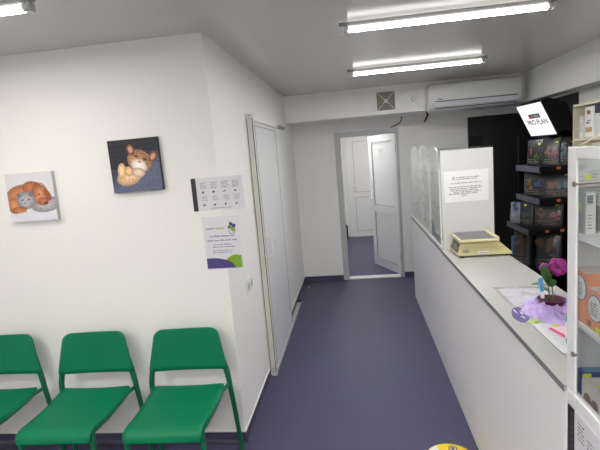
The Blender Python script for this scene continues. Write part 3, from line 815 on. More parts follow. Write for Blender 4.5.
# orchid in purple pot with lilac wrapping
pot = thing('potted_orchid', 'magenta flowering plant in a plum pot with lilac wrapping', 'plant', (.808, 2.0, CT))
px, py = .808, 2.0
PLUM = mat('plum_glazed_pot', (104, 26, 84), .3)
bm = BM(); lathe(bm, (px, py, CT+.004), [(.032, 0), (.040, .02), (.050, .05), (.056, .062), (.051, .062), (.047, .05)], 28); pt = obj('pot', bm, PLUM, pot, smooth=True)
bm = BM(); lathe(bm, (px, py, CT+.004), [(.046, .04), (.046, .054)], 20); obj('soil', bm, mat('dark_soil', (62, 40, 34), .9, var=.4, scale=200, bump=.6), pt)
LILAC = mat('lilac_tissue_wrap', (186, 162, 220), .4, var=.2, scale=45)
r = random.Random(12); bm = BM(); rings = []
for j, (rad, hz) in enumerate(((.052, .048), (.064, .054), (.070, .042), (.080, .034), (.092, .026), (.112, .016), (.132, .003))):
    ring = []
    for k in range(40):
        a = 2*PI*k/40; w = r.uniform(-1, 1)*(.002+.0008*j) + .0011*j*math.sin(a*5+j*.9) + .0008*j*math.sin(a*11-j*1.7)
        sx = 1.0 + .12*math.cos(a-1.2); sy = 1.25+.1*math.sin(a)
        ring.append(bm.verts.new((px + (rad+w)*sx*math.cos(a)*(.86 if math.cos(a) < 0 else 1.0), py-.012*j/3 + (rad+w)*sy*math.sin(a), CT+.002+max(0, hz + (r.uniform(-1, 1)*.005 + .005*math.sin(a*7+j*1.3) + .003*math.sin(a*13-j))*(j > 0)*(j < 6)))))
    rings.append(ring)
for a, b in zip(rings, rings[1:]):
    for k in range(40): bm.faces.new((a[k], a[(k+1) % 40], b[(k+1) % 40], b[k]))
obj('wrapping', bm, LILAC, pot)
STEM = mat('green_stem', (74, 88, 46), .5); LEAF = mat('green_leaf', (62, 104, 44), .4, var=.15)
bm = BM(); tube(bm, smooth_path([(px-.006, py, CT+.05), (px-.012, py-.005, CT+.10), (px-.018, py-.01, CT+.15), (px-.01, py-.015, CT+.2)], 4), .0022, 8)
tube(bm, smooth_path([(px+.008, py, CT+.05), (px+.004, py-.004, CT+.10), (px-.004, py-.008, CT+.16), (px+.012, py-.01, CT+.205)], 4), .0022, 8); obj('stem', bm, STEM, pot, smooth=True)
def leaf(bm, base, d, L, wd, droop, n=7):
    base = Vector(base); d = Vector(d).normalized(); side = d.cross(Vector((0, 0, 1))).normalized(); prev = None
    for i in range(n+1):
        t = i/n; p = base + d*L*t - Vector((0, 0, droop*t*t)); w = wd*math.sin(PI*min(1, .08+t*.92))**.8
        cur = [bm.verts.new(p - side*w + Vector((0, 0, w*.25))), bm.verts.new(p), bm.verts.new(p + side*w + Vector((0, 0, w*.25)))]
        if prev:
            for k in range(2): bm.faces.new((prev[k], prev[k+1], cur[k+1], cur[k]))
        prev = cur
for args in (((px-.015, py-.01, CT+.13), (-.32, -.3, .9), .115, .021, .0), ((px-.012, py-.01, CT+.125), (-.9, -.1, .35), .085, .018, .02),
             ((px-.004, py-.012, CT+.12), (-.2, -.45, .7), .085, .02, .02), ((px-.012, py-.006, CT+.10), (-.55, .5, .35), .06, .015, .02)):
    bm = BM(); leaf(bm, *args); obj('leaf', bm, LEAF, pot, smooth=True, fix=False, solid=.001)
MAG = mat('magenta_petal', (146, 12, 124), .5, var=.25, scale=60)
def flower(c, R, tilt, seed):
    r = random.Random(seed); c = Vector(c); n = Vector(tilt).normalized(); e1 = n.cross(Vector((0, 0, 1))).normalized(); e2 = n.cross(e1)
    bm = BM(); N5 = 5
    for k in range(N5):
        a0 = 2*PI*k/N5 + .3; d = e1*math.cos(a0)+e2*math.sin(a0); s = n.cross(d); rows = []
        for i in range(6):
            t = i/5; w = R*.62*math.sin(PI*min(1, .12+t*.85))**.7
            rows.append([bm.verts.new(c + d*R*t + s*w*q + n*(R*.25*t*(1-t)*2 + r.uniform(-.04, .04)*R + .06*R*abs(q)*math.cos(k*2))) for q in (-1, -.5, 0, .5, 1)])
        for a, b in zip(rows, rows[1:]):
            for q in range(4): bm.faces.new((a[q], a[q+1], b[q+1], b[q]))
    fl = obj('flower', bm, MAG, pot, smooth=True, fix=False, solid=.0012)
    bm = BM(); bmesh.ops.create_uvsphere(bm, u_segments=10, v_segments=8, radius=R*.14, matrix=Matrix.Translation(c+n*R*.12)); obj('flower_centre', bm, mat('dark_magenta_centre', (120, 14, 96), .5), fl, smooth=True)
flower((px+.022, py-.012, CT+.208), .040, (-.45, -.8, .35), 1)
flower((px-.033, py-.01, CT+.205), .022, (-.7, -.5, .4), 2)
flower((px+.045, py+.01, CT+.197), .026, (.1, -.8, .5), 4)
bm = BM(); prism(bm, [(px-.062, py-.05, CT+.085), (px-.047, py-.051, CT+.085), (px-.054, py-.05, CT+.172), (px-.071, py-.049, CT+.172)], (0, .0015, 0)); tg = obj('plant_tag', bm, PAPER, pot)
bm = BM(); prism(bm, [(px-.0645, py-.0506, CT+.115), (px-.0490, py-.0516, CT+.115), (px-.0538, py-.0506, CT+.173), (px-.0714, py-.0496, CT+.173)], (0, .0027, 0)); obj('blue_print', bm, mat('blue_tag_print', (92, 160, 214), .4), tg)

# ------------------------------------------------------------------ glass-fronted cabinet (near right)
KX, K0, K1 = .60, .45, 1.365
cb = thing('display_cabinet', 'tall white glass-fronted cabinet at the right edge of the photo', 'cabinet', (.8, .9, 0))
obj('end_panel', box(KX+.004, 1.0, K1, K1+.02, 0, 1.663, .001), LAM, cb)
obj('near_panel', box(KX+.004, 1.0, K0-.02, K0, 0, 1.663, .001), LAM, cb)
obj('back_panel', box(.985, 1.0, K0, K1, .0, 1.663), LAM, cb)
bm = BM(); bx(bm, KX-.002, KX+.006, K1-.044, K1+.001, .90, 1.663, .003); bx(bm, KX-.002, KX+.016, K0-.02, K0+.025, .90, 1.663, .003)
bx(bm, KX-.002, KX+.016, K0+.025, K1-.044, 1.63, 1.663, .003); fr = obj('door_frame', bm, PVC, cb)
obj('glass_pane', box(KX+.001, KX+.004, K0+.02, K1-.03, .955, 1.64), GLASS, fr)
bm = BM()
for z in (1.562, 1.068):
    tube(bm, [(KX-.007, K1-.037, z), (KX+.004, K1-.037, z)], .0075, 14)
islands('hinge', bm, mat('bronze_knob', (150, 138, 122), .3, metal=.6), fr)
for z0, z1 in ((1.405, 1.425), (1.15, 1.17)): obj('shelf', box(KX+.009, .985, K0, K1, z0, z1, .001), LAM, cb)
obj('shelf', box(KX+.010, .985, K0, K1, 1.548, 1.554), GLASS, cb, label='thin glass shelf')
obj('floor_board', box(KX+.019, .985, K0, K1, .88, .905), LAM, cb)
obj('cross_rail', box(KX-.004, KX+.018, K0, K1, .905, .945, .004), PVC, cb)
obj('top_pane', box(KX+.004, 1.0, K0-.02, K1+.02, 1.663, 1.668), GLASS, cb)
lw = obj('lower_door', box(KX, KX+.016, K0, K1, .03, .902, .002), LAM, cb)
# laminated sheets on the lower door
ln = thing('laminated_notice', 'white laminated price sheet with black spine on the low cabinet door', 'notice', (KX-.002, 1.25, .5))
obj('sheet', box(KX-.0016, KX-.0004, 1.04, 1.335, .68, .893), PAPERP, ln)
obj('binding_spine', box(KX-.004, KX-.0004, 1.322, 1.359, .68, .895), mat('black_spine_strip', (34, 34, 34), .35, var=.3, scale=150), ln)
bm = BM(); rr = random.Random(77); F = lambda u, v: Vector((KX-.0024, 1.305-u, .68+v))
for (u, v) in ((.005, .14), (.06, .12), (.12, .10)):
    scribble(bm, F, [(u, u+.038, v+.012*k, .006) for k in range(5)], rr)
scribble(bm, F, [(.0, .03, .095, .005), (.005, .04, .085, .005)], rr)
obj('writing', bm, INK, ln, fix=False)
bm = BM()
for k in range(10): quad(bm, Vector((KX-.0046, 1.336, .69+.02*k)), Vector((KX-.0046, 1.328, .69+.02*k)), Vector((KX-.0046, 1.328, .70+.02*k)), Vector((KX-.0046, 1.336, .70+.02*k)))
obj('spine_writing', bm, mat('dim_spine_print', (110, 110, 110), .5), ln, fix=False)

WC = mat('white_carton', (226, 225, 222), .45); GC = mat('silver_grey_carton', (148, 148, 150), .4)
SX = KX+.011
# shallow box on the glass shelf
t = thing('medicine_box', 'flat white box with round yellow sticker on the top glass shelf', 'box', (.68, 1.345, 1.554))
b = obj('carton', box(SX, .675, 1.335, 1.362, 1.554, 1.594, .001), WC, t)
obj('red_stripe', box(SX-.0006, .6756, 1.3344, 1.3626, 1.558, 1.562), mat('dark_red_ink', (130, 50, 56), .5), b)
bm = BM(); tube(bm, [(.634, 1.3346, 1.578), (.634, 1.3338, 1.578)], .0078, 20); obj('price_sticker', bm, YEL, b)
bm = BM(); scribble(bm, lambda u, v: Vector((SX+u, 1.3342, 1.554+v)), [(.003, .014, .026, .003), (.033, .05, .030, .003), (.033, .047, .022, .003), (.003, .015, .014, .003)], rr); obj('writing', bm, INKR, b, fix=False)
t = thing('medicine_box', 'pinkish flat box right beside the yellow-stickered box', 'box', (.71, 1.34, 1.554))
b = obj('carton', box(.678, .76, 1.33, 1.362, 1.554, 1.59, .001), mat('pinkish_carton', (222, 204, 200), .45), t); obj('red_stripe', box(.6775, .7605, 1.3294, 1.3626, 1.558, 1.562), mat('red_band', (150, 60, 60), .5), b)
# tall box
t = thing('medicine_box', 'tall white and grey box with barcode and yellow price tag', 'box', (.633, 1.335, 1.425))
b = obj('carton', box(SX, .640, 1.302, 1.362, 1.425, 1.54, .001), WC, t)
obj('grey_panel', box(SX-.0006, SX+.003, 1.302-.0004, 1.330, 1.4252, 1.5398), GC, b)
obj('price_sticker', box(SX-.0012, SX, 1.323, 1.333, 1.485, 1.513), YEL, b)
bm = BM()
for k in range(9): bx(bm, SX+.006, SX+.021, 1.3012, 1.302, 1.508+.0026*k, 1.5092+.0026*k+.0006*(k % 3))
scribble(bm, lambda u, v: Vector((SX+.008+u, 1.3013, 1.43+v)), [(0, .012, .01+.009*k, .004) for k in range(5)], rr); obj('barcode', bm, INK, b, fix=False)
bm = BM(); scribble(bm, lambda u, v: Vector((SX-.0007, 1.358-u, 1.43+v)), [(.003, .022, .012+.01*k, .005) for k in range(7)], rr); obj('writing', bm, mat('ochre_ink', (200, 190, 110), .5), b, fix=False)
t = thing('medicine_box', 'second tall white box hidden behind the barcode box', 'box', (.70, 1.33, 1.425)); b = obj('carton', box(.652, .70, 1.31, 1.362, 1.425, 1.53, .001), WC, t); obj('grey_panel', box(.6515, .7005, 1.3094, 1.325, 1.43, 1.5), GC, b)
bottle(.672, 1.275, 1.425, .021, .09, mat('white_bottle', (228, 228, 226), .35), WC, 'white bottle with yellow band beside the barcode box', mat('yellow_band', (220, 200, 110), .5))
# orange cartons
def orange(y0, y1, h, label, sty, cy):
    t = thing('orange_carton', label, 'box', (SX+.06, (y0+y1)/2, 1.17))
    b = obj('carton', box(SX, SX+.13, y0, y1, 1.17, 1.17+h, .001), ORANGE, t)
    obj('lid', box(SX+.001, SX+.129, y0+.001, y1-.001, 1.17+h-.0004, 1.17+h+.0006), mat('pale_carton_lid', (226, 216, 206), .5), b)
    bm = BM(); cz = 1.17+h-.047
    tube(bm, [(SX-.0004, cy, cz), (SX-.0010, cy, cz)], .037, 28); obj('dark_ring', bm, INKP, b)
    bm = BM(); tube(bm, [(SX-.0008, cy, cz), (SX-.0016, cy, cz)], .034, 28); obj('round_label', bm, PAPER, b)
    bm = BM(); scribble(bm, lambda u, v: Vector((SX-.0022, cy+.02-u, cz-.02+v)), [(0, .036, .008*k, .005) for k in range(5)], rr); obj('writing', bm, INK, b, fix=False)
    bm = BM(); bx(bm, SX-.0014, SX-.0004, sty-.006, sty+.006, 1.20, 1.225) if h > .12 else bx(bm, SX-.0014, SX-.0004, sty-.009, sty+.009, 1.172, 1.188); obj('price_sticker', bm, YEL, b)
    bm = BM()
    for k in range(8): bx(bm, SX-.001, SX, y1-.024, y1-.008, 1.178+.002*k, 1.1788+.002*k)
    obj('barcode', bm, INKR, b)
orange(1.288, 1.362, .148, 'tall orange carton with round white label on the middle cabinet shelf', 1.352, 1.322)
orange(1.20, 1.285, .112, 'shorter orange carton in front of the taller orange one', 1.225, 1.24)
# bottom shelf
t = thing('carton', 'blue carton with yellow tag lying on the lowest cabinet shelf', 'box', (.68, 1.34, .905)); b = obj('carton', box(.618, .73, 1.325, 1.362, .905, 1.01, .002), mat('deep_blue_carton', (56, 82, 140), .45), t)
obj('price_sticker', box(.622, .645, 1.3242, 1.325, .99, 1.008), YEL, b); obj('upper_panel', box(.63, .72, 1.330, 1.357, 1.01, 1.0108), mat('light_blue_print', (120, 150, 190), .5), b)
t = thing('carton', 'white carton with brown pictures in front of the blue carton', 'box', (.68, 1.26, .905)); b = obj('carton', box(.616, .72, 1.20, 1.318, .905, 1.0, .001), mat('beige_white_carton', (214, 208, 200), .45), t)
bm = BM(); 
for yy in (1.285, 1.245): tube(bm, [(.616, yy, .948), (.6148, yy, .948)], .02, 14)
islands('brown_picture', bm, mat('brown_print', (128, 92, 84), .5), b)
bm = BM()
for yy in (1.281, 1.241): tube(bm, [(.616, yy, .943), (.6140, yy, .943)], .009, 10)
islands('dark_picture', bm, mat('dark_print', (70, 60, 62), .5), b)
obj('price_sticker', box(.63, .65, 1.25, 1.268, 1.0, 1.0006), YEL, b)
bm = BM(); tube(bm, smooth_path([(.625, 1.35, 1.668), (.65, 1.31, 1.69), (.69, 1.24, 1.725), (.80, 1.1, 1.81), (1.2, .8, 2.0), (2.09, .6, 2.07)], 5), .0022, 6)
single('white_cable', bm, TRIM, 'thin white cable rising from the top of the glass cabinet', 'cable')

# ------------------------------------------------------------------ cream shelving behind the cabinet
wx0, wx1, wy0, wy1 = 1.75, 2.06, 3.0, 3.93
wu = thing('shelving_unit', 'cream wooden shelf unit holding white packs behind the glass cabinet', 'shelf', (1.9, 3.46, 0))
for y in (wy0, wy1-.02): obj('side_board', box(wx0, wx1, y, y+.02, 0, 1.922, .001), CREAM, wu)
for z in (.04, .46, .88, 1.27, 1.64, 1.902): obj('shelf_board', box(wx0+.001, wx1, wy0+.02, wy1-.02, z, z+.018), CREAM, wu)
obj('back_board', box(wx1, wx1+.008, wy0, wy1, 0, 1.922), CREAM, wu)
t = thing('binder', 'narrow white folder at the left inside the cream shelf', 'folder', (1.82, 3.87, 1.658)); b = obj('cover', box(wx0+.03, 1.99, 3.83, 3.885, 1.658, 1.83, .002), WC, t); obj('spine_label', box(wx0+.0294, wx0+.031, 3.842, 3.872, 1.70, 1.78), mat('grey_label', (190, 190, 186), .5), b)
t = thing('food_pack', 'large white pack with gold label in the cream shelf', 'pack', (1.85, 3.74, 1.658))
b = obj('pack_body', box(wx0+.02, 2.0, 3.655, 3.785, 1.658, 1.885, .008), WC, t, label='white body')
obj('gold_label', box(wx0+.019, wx0+.021, 3.675, 3.765, 1.70, 1.735), mat('dull_gold_print', (170, 150, 96), .45), b)
bm = BM(); scribble(bm, lambda u, v: Vector((wx0+.0185, 3.775-u, 1.74+v)), [(.02, .08, .02, .016), (.03, .09, .04, .012)], rr); obj('writing', bm, INK, b, fix=False)
obj('red_print', box(wx0+.019, wx0+.021, 3.70, 3.75, 1.83, 1.86), mat('wine_print', (150, 96, 100), .5), b)
t = thing('food_pack', 'white pack with a dark blue top beside the gold-labelled pack', 'pack', (1.85, 3.58, 1.658)); b = obj('pack_body', box(wx0+.02, 2.0, 3.5, 3.64, 1.658, 1.83, .008), mat('silver_white_pack', (206, 206, 210), .35), t); obj('blue_top', box(wx0+.019, 2.001, 3.499, 3.641, 1.83, 1.89, .008), mat('dark_navy_pack', (52, 52, 84), .4), b)

# ------------------------------------------------------------------ black panel on the back wall
bp = thing('wall_cladding', 'tall matt black panel on the back wall behind the display case', 'panel', (1.77, 5.97, 0))
obj('left_board', box(1.435, 1.738, 5.955, 5.992, .08, 2.0, .002), mat('black_board_lighter', (30, 30, 31), .5, var=.1), bp)
obj('right_board', box(1.74, 2.095, 5.955, 5.992, .08, 2.0, .002), BLACK, bp)
obj('dark_inset', box(1.442, 1.605, 5.95, 5.956, 1.61, 1.765, .001), mat('pure_black_inset', (5, 5, 5), .7), bp, label='darker square patch')
obj('side_return', box(2.085, 2.099, 4.6, 5.95, 0, 2.07), BLACK, bp)

# ------------------------------------------------------------------ pet food rack with sign
RX, RY0, RY1 = 1.51, 3.958, 4.50
rk = thing('pet_food_rack', 'black metal display rack of pet food bags behind the counter', 'rack', (1.8, 4.23, 0))
obj('back_panel', box(2.0, 2.02, RY0, RY1, .06, 1.80), BLACKM, rk)
obj('far_panel', box(RX+.02, 2.0, RY1, RY1+.02, .06, 1.72), BLACKM, rk)
obj('base', box(RX-.1, 2.0, RY0, RY1, 0, .1, .004), BLACKM, rk)
bm = BM(); bx(bm, 1.93, 1.96, RY0+.01, RY0+.04, .1, 1.72); obj('upright', bm, BLACKM, rk)
for z, x0 in ((1.45, RX), (1.185, RX), (.93, 1.42), (.56, 1.42)):
    s = obj('shelf', box(x0, 2.0, RY0, RY1, z-.028, z, .001), BLACKM, rk)
    obj('price_rail', box(x0-.005, x0, RY0+.001, RY1, z-.05, z, .001), RAIL, s, label='pale price rail')
    obj('front_rail', box(x0, 2.0, RY0-.004, RY0, z-.05, z, .001), BLACKM, s)
    bm = BM()
    for q in range(3): bx(bm, x0+.13+.12*q, x0+.16+.12*q, RY0-.0055, RY0-.004, z-.03, z-.008)
    islands('price_tag', bm, mat('orange_tag', (190, 104, 60), .5), s)

def pet_bag(x, y, z, w, h, d, yaw, art, label, dark=(36, 36, 42), sticker=(.78, .82), name='pet_food_bag'):
    t = thing(name, label, 'bag', (x, y, z), yaw, group='pet food bags on the black rack', local=True)
    w *= 1.16; h *= 1.1; dark = tuple(v*1.15+4 for v in dark)
    r = random.Random(int((x*7+y*13+z*29)*1000))
    def prof(s): return (1-s**2.2)*.96+.04          # thickness towards the seal
    bm = BM(); rings = []; nh = 10
    for j in range(nh+1):
        s = j/nh; dd = d*prof(s); ww = w*(1-.03*math.sin(PI*s)) ; ring = []
        for k in range(24):
            a = 2*PI*k/24; cx, cy = math.cos(a), math.sin(a)
            ring.append(bm.verts.new((ww/2*math.copysign(abs(cx)**.45, cx), dd/2*math.copysign(abs(cy)**.45, cy) + r.uniform(-.0015, .0015), h*s)))
        rings.append(ring)
    for a, b in zip(rings, rings[1:]):
        for k in range(24): bm.faces.new((a[k], a[(k+1) % 24], b[(k+1) % 24], b[k]))
    bm.faces.new(rings[0][::-1]); bm.faces.new(rings[-1])
    body = obj('bag_body', bm, mat('glossy_bag_film', tuple(v*.72 for v in dark), .26, var=.25, scale=25, spec=.6, bump=.25, bscale=30), t, smooth=True)
    def F(off):
        return lambda u, v: Vector(((u-.5)*w*.97, -d/2*prof(v) - off - .002, v*h))
    for (nm, col, u0, u1, v0, v1) in art:
        bm = BM(); g = F(.0015)
        for q in range(9):
            cu, cv = r.gauss((u0+u1)/2, (u1-u0)*.2), r.gauss((v0+v1)/2, (v1-v0)*.2)
            cu, cv = min(u1, max(u0, cu)), min(v1, max(v0, cv))
            ru, rv = (u1-u0)*r.uniform(.10, .26), (v1-v0)*r.uniform(.10, .26); o_ = .0015+.0003*q; gq = F(o_)
            pts = [gq(cu+ru*math.cos(2*PI*k/8)*r.uniform(.7, 1.2), cv+rv*math.sin(2*PI*k/8)*r.uniform(.7, 1.2)) for k in range(8)]
            cc = bm.verts.new(gq(cu, cv)); vs = [bm.verts.new(p) for p in pts]
            for k in range(8): bm.faces.new((cc, vs[k], vs[(k+1) % 8]))
        obj(nm, bm, mat('bag_print', tuple(v*.72 for v in col), .35, var=.6, scale=55), body, fix=False)
    if sticker:
        bm = BM(); g = F(.0025); u, v = sticker; quad(bm, g(u-.06, v-.025), g(u+.06, v-.025), g(u+.06, v+.025), g(u-.06, v+.025)); obj('price_sticker', bm, YEL, body, fix=False)
    bm = BM(); g = F(.002); scribble(bm, g, [(.12, .75, .21, .05), (.15, .85, .13, .045), (.3, .85, .06, .04)], r); obj('writing', bm, mat('tan_bag_lettering', (112, 106, 94), .4), body, fix=False)
    return t
BR = (140, 92, 60); TEAL = (80, 140, 156); PINK = (176, 104, 130); BLUE = (70, 96, 160); GOLD = (150, 112, 60)
def art2(a, b): return [('animal_picture', a, .12, .48, .28, .66), ('food_picture', b, .5, .92, .30, .6)]
Y30 = math.radians(-34)
pet_bag(1.655, 4.08, 1.45, .125, .21, .075, Y30, art2(GOLD, PINK), 'pet food bag with pink patch, front bag of the top rack shelf', (48, 46, 54))
pet_bag(1.755, 4.035, 1.45, .12, .205, .075, Y30*.6, art2(TEAL, TEAL), 'pet food bag with teal patch on the top rack shelf under the sign')
pet_bag(1.60, 4.27, 1.45, .13, .20, .07, Y30*1.6, [('animal_picture', (150, 60, 50), .2, .5, .3, .7), ('food_picture', (70, 110, 50), .45, .85, .15, .5)], 'dark bag with red and green print at the far end of the top rack shelf')
pet_bag(1.875, 4.03, 1.45, .12, .18, .075, Y30*.3, art2(TEAL, (96, 150, 170)), 'pet food bag with pale blue patch at the right of the top rack shelf')
pet_bag(1.70, 4.07, 1.185, .20, .20, .09, Y30*.7, art2(BR, TEAL), 'wide bag with brown animal and teal patch on the second rack shelf', (50, 50, 56))
pet_bag(1.59, 4.27, 1.185, .16, .215, .08, Y30*1.3, art2(GOLD, BLUE), 'bag with golden animal and blue spot on the second rack shelf', (48, 48, 54))
pet_bag(1.885, 4.03, 1.185, .14, .18, .08, Y30*.3, art2((50, 50, 60), TEAL), 'dark bag with teal edge at the right of the second rack shelf')
pet_bag(1.64, 4.10, .93, .20, .20, .09, Y30*.9, art2(BR, PINK), 'bag with brown animal and pink patch on the third rack shelf', (52, 52, 58))
pet_bag(1.50, 4.20, .93, .11, .19, .075, Y30*1.3, [('animal_picture', (60, 70, 56), .2, .6, .3, .6)], 'narrow dark bag with yellow price tag on the third rack shelf', (44, 44, 50), (.4, .86))
pet_bag(1.47, 4.38, .93, .10, .17, .07, Y30*1.5, [('animal_picture', (70, 80, 150), .2, .8, .55, .95), ('food_picture', (190, 190, 200), .2, .8, .2, .5)], 'white and blue pack at the far end of the third rack shelf', (150, 150, 166), None)
pet_bag(1.86, 4.03, .93, .17, .21, .085, Y30*.4, art2(GOLD, PINK), 'bag with golden and pink print at the right of the third rack shelf', (38, 36, 40))
pet_bag(1.505, 4.32, .56, .15, .33, .12, Y30*1.5, [('animal_picture', (128, 100, 76), .15, .85, .3, .85)], 'big grey bag with tan animal on the lowest rack shelf, leftmost', (86, 88, 96), None)
pet_bag(1.64, 4.10, .56, .18, .32, .12, Y30*1.0, [('animal_picture', (132, 100, 70), .1, .6, .35, .9), ('food_picture', (110, 112, 116), .5, .95, .1, .4)], 'big bag with brown animal in the middle of the lowest rack shelf', (70, 72, 80), None)
pet_bag(1.865, 4.05, .56, .16, .32, .12, Y30*.4, [('animal_picture', (124, 92, 66), .4, .9, .2, .75)], 'big dark bag at the right of the lowest rack shelf', (50, 52, 58), None)
bag_b = single('blue_pouch', bx(BM(), 1.425, 1.455, 4.33, 4.42, .56, .80, .012), mat('blue_pouch_film', (44, 74, 120), .35, var=.3, scale=40), 'small blue pouch behind the grey bag on the lowest rack shelf', 'pouch')

# lightbox sign
A = Vector((1.481, 4.40, 1.971)); U = Vector((.0, -1, 0)); 
A2 = Vector((1.516, 3.955, 1.971)); B = Vector((1.606, 4.40, 1.705)); B2 = A2 + (B - A)
U = (A2-A).normalized(); V = (A-B).normalized(); Nn = Vector((.905, .05, .43)).normalized()
sg = thing('lightbox_sign', 'bright tilted lightbox sign above the rack of pet food bags', 'sign', tuple(B))
bm = BM(); prism(bm, [A+Nn*.002, A2+Nn*.002, B2+Nn*.002, B+Nn*.002], Nn*.07); obj('housing', bm, BLACKM, sg)
bm = BM(); prism(bm, [A2+Nn*.07, B2+Nn*.07, B2+Vector((.16, 0, -.02)), A2+Vector((.2, 0, -.02))], Vector((0, .42, 0))); obj('bracket', bm, BLACKM, sg)
bm = BM(); bx(bm, 1.75, 1.79, 4.1, 4.3, 1.7, 1.82); bx(bm, 1.62, 2.0, 4.05, 4.35, 1.682, 1.70); obj('mount', bm, BLACKM, sg)
bm = BM(); quad(bm, A, A2, B2, B); fc = obj('lit_face', bm, SIGNLIT, sg, fix=False)
W_, H_ = (A2-A).length, (A-B).length
S = lambda u, v, o: A*(1-u)*v + A2*u*v + B2*u*(1-v) + B*(1-u)*(1-v) - Nn*o
def sq(bm, u0, u1, v0, v1, o): quad(bm, S(u0, v0, o), S(u1, v0, o), S(u1, v1, o), S(u0, v1, o))
bm = BM(); sq(bm, .30, .39, .555, .69, .001); obj('red_patch', bm, mat('sign_red', (196, 36, 40), .5), fc, fix=False)
bm = BM(); sq(bm, .39, .74, .555, .69, .001); obj('dark_patch', bm, mat('sign_dark', (60, 40, 52), .5), fc, fix=False)
bm = BM(); text_bm(bm, 'PURINA', S(.575, .585, .004), U, V, H_*.07, W_*.29); obj('white_lettering', bm, PAPER, fc, fix=False)
bm = BM(); text_bm(bm, 'PRO PLAN', S(.55, .35, .005), U, V, H_*.17, W_*.76, bold=.025); obj('lettering', bm, mat('sign_grey_ink', (104, 97, 102), .5), fc, fix=False)

# ------------------------------------------------------------------ air conditioner on the beam
ac = thing('air_conditioner', 'white wall air conditioner on the beam above the counter end', 'air conditioner', (1.33, 5.405, 2.07))
AX0, AX1 = .845, 1.815; BY = 5.404
prof = [(BY, 2.345), (5.235, 2.345), (5.205, 2.335), (5.192, 2.31), (5.186, 2.2), (5.192, 2.145), (5.215, 2.105), (5.26, 2.075), (5.33, 2.062), (BY, 2.062)]
bm = BM(); prism(bm, [(AX0, y, z) for y, z in prof], (AX1-AX0, 0, 0))
bmesh.ops.bevel(bm, geom=[e for e in bm.edges if (abs(e.verts[0].co.x-e.verts[1].co.x) < 1e-5)], offset=.012, segments=3, affect='EDGES')
body = obj('housing', bm, mat('white_ac_plastic', (226, 226, 226), .22, var=.01), ac, smooth=True)
bm = BM(); prism(bm, [(AX0+.07, y, z) for y, z in ((5.183, 2.152), (5.177, 2.150), (5.195, 2.100), (5.245, 2.066), (5.25, 2.072), (5.203, 2.106))], (AX1-AX0-.12, 0, 0)); lv = obj('louvre', bm, mat('pale_lilac_plastic', (216, 216, 222), .25), ac)
bm = BM(); bx(bm, AX0+.075, AX1-.06, 5.178, 5.19, 2.153, 2.159); bx(bm, AX0+.075, AX1-.06, 5.208, 5.216, 2.082, 2.088); islands('gap', bm, DARK, ac)
bm = BM(); bx(bm, AX0+.02, AX1-.02, 5.184, 5.192, 2.2105, 2.2125); obj('panel_seam', bm, mat('pale_seam', (206, 206, 208), .4), ac)
bm = BM(); scribble(bm, lambda u, v: Vector((AX0+.1+u, 5.1835, 2.172+v)), [(0, .05, 0, .014)], rr); obj('maker_mark', bm, INK, ac, fix=False)

vt = thing('vent_grille', 'square ceiling-fan vent with pyramid grille on the beam', 'vent', (.407, 5.405, 2.14))
bm = BM(); x0, x1, z0, z1 = .28, .54, 2.105, 2.365; yb = 5.404
for a in ((x0, x1, z0, z0+.03), (x0, x1, z1-.03, z1), (x0, x0+.03, z0+.03, z1-.03), (x1-.03, x1, z0+.03, z1-.03)): bx(bm, a[0], a[1], yb-.012, yb, a[2], a[3], .002)
obj('frame', bm, W, vt)
GR = mat('dusty_grille', (156, 150, 138), .6, var=.1, scale=60)
xc, zc = (x0+x1)/2, (z0+z1)/2
bm = BM()
for k in range(7):
    r0 = .092-.0125*k; r1 = r0-.008; y = yb-.006-.003*k
    for (u0, u1, w0, w1) in ((-r0, r0, -r0, -r1), (-r0, r0, r1, r0), (-r0, -r1, -r1, r1), (r1, r0, -r1, r1)): bx(bm, xc+u0, xc+u1, y-.002, y, zc+w0, zc+w1)
obj('slats', bm, GR, vt)
obj('dark_back', box(xc-.1, xc+.1, yb-.003, yb, zc-.1, zc+.1), mat('dust_back', (112, 106, 96), .7), vt)  # backing sheet darker than the slats before it
bm = BM(); bx(bm, xc-.018, xc+.018, yb-.032, yb-.003, zc-.018, zc+.018, .002)
for sx in (-1, 1):
    for sz in (-1, 1): tube(bm, [(xc+sx*.012, yb-.028, zc+sz*.012), (xc+sx*.095, yb-.008, zc+sz*.095)], .0035, 6)
obj('centre_cross', bm, TRIM, vt)

so = thing('wall_socket', 'white wall socket with plug on the beam beside the air conditioner', 'socket', (.715, 5.405, 2.19))
obj('plate', box(.665, .765, 5.392, 5.404, 2.18, 2.275, .004), PVC, so)
bm = BM(); tube(bm, [(.712, 5.393, 2.228), (.712, 5.385, 2.228)], .027, 20); islands('socket_well', bm, LAMG, so)
bm = BM(); tube(bm, [(.712, 5.386, 2.228), (.712, 5.355, 2.228)], [.021, .016], 14); tube(bm, [(.712, 5.372, 2.228), (.735, 5.372, 2.205)], .008, 8); pl = obj('plug', bm, PVC, so, smooth=True)
bm = BM(); tube(bm, smooth_path([(.733, 5.372, 2.207), (.75, 5.375, 2.175), (.79, 5.385, 2.14), (.842, 5.395, 2.128)], 4), .004, 8)
single('power_cable', bm, TRIM, 'thin white power cord from beam socket to air conditioner', 'cable')
bm = BM(); tube(bm, smooth_path([(.855, 5.42, 2.075), (.88, 5.5, 2.05), (.90, 5.7, 2.03), (.92, 5.99, 2.0)], 4), [.012]*13, 8)
single('drain_hose', bm, mat('black_foam_hose', (36, 36, 36), .8), 'short black hose under the left end of the air conditioner', 'hose')
bm = BM(); tube(bm, smooth_path([(.50, 5.992, 1.96), (.56, 5.985, 1.985), (.62, 5.985, 2.02), (.64, 5.985, 2.088)], 4), .006, 8)
single('black_wire', bm, mat('black_wire_sheath', (40, 40, 40), .6), 'short black wire above the top right corner of the open door', 'cable')

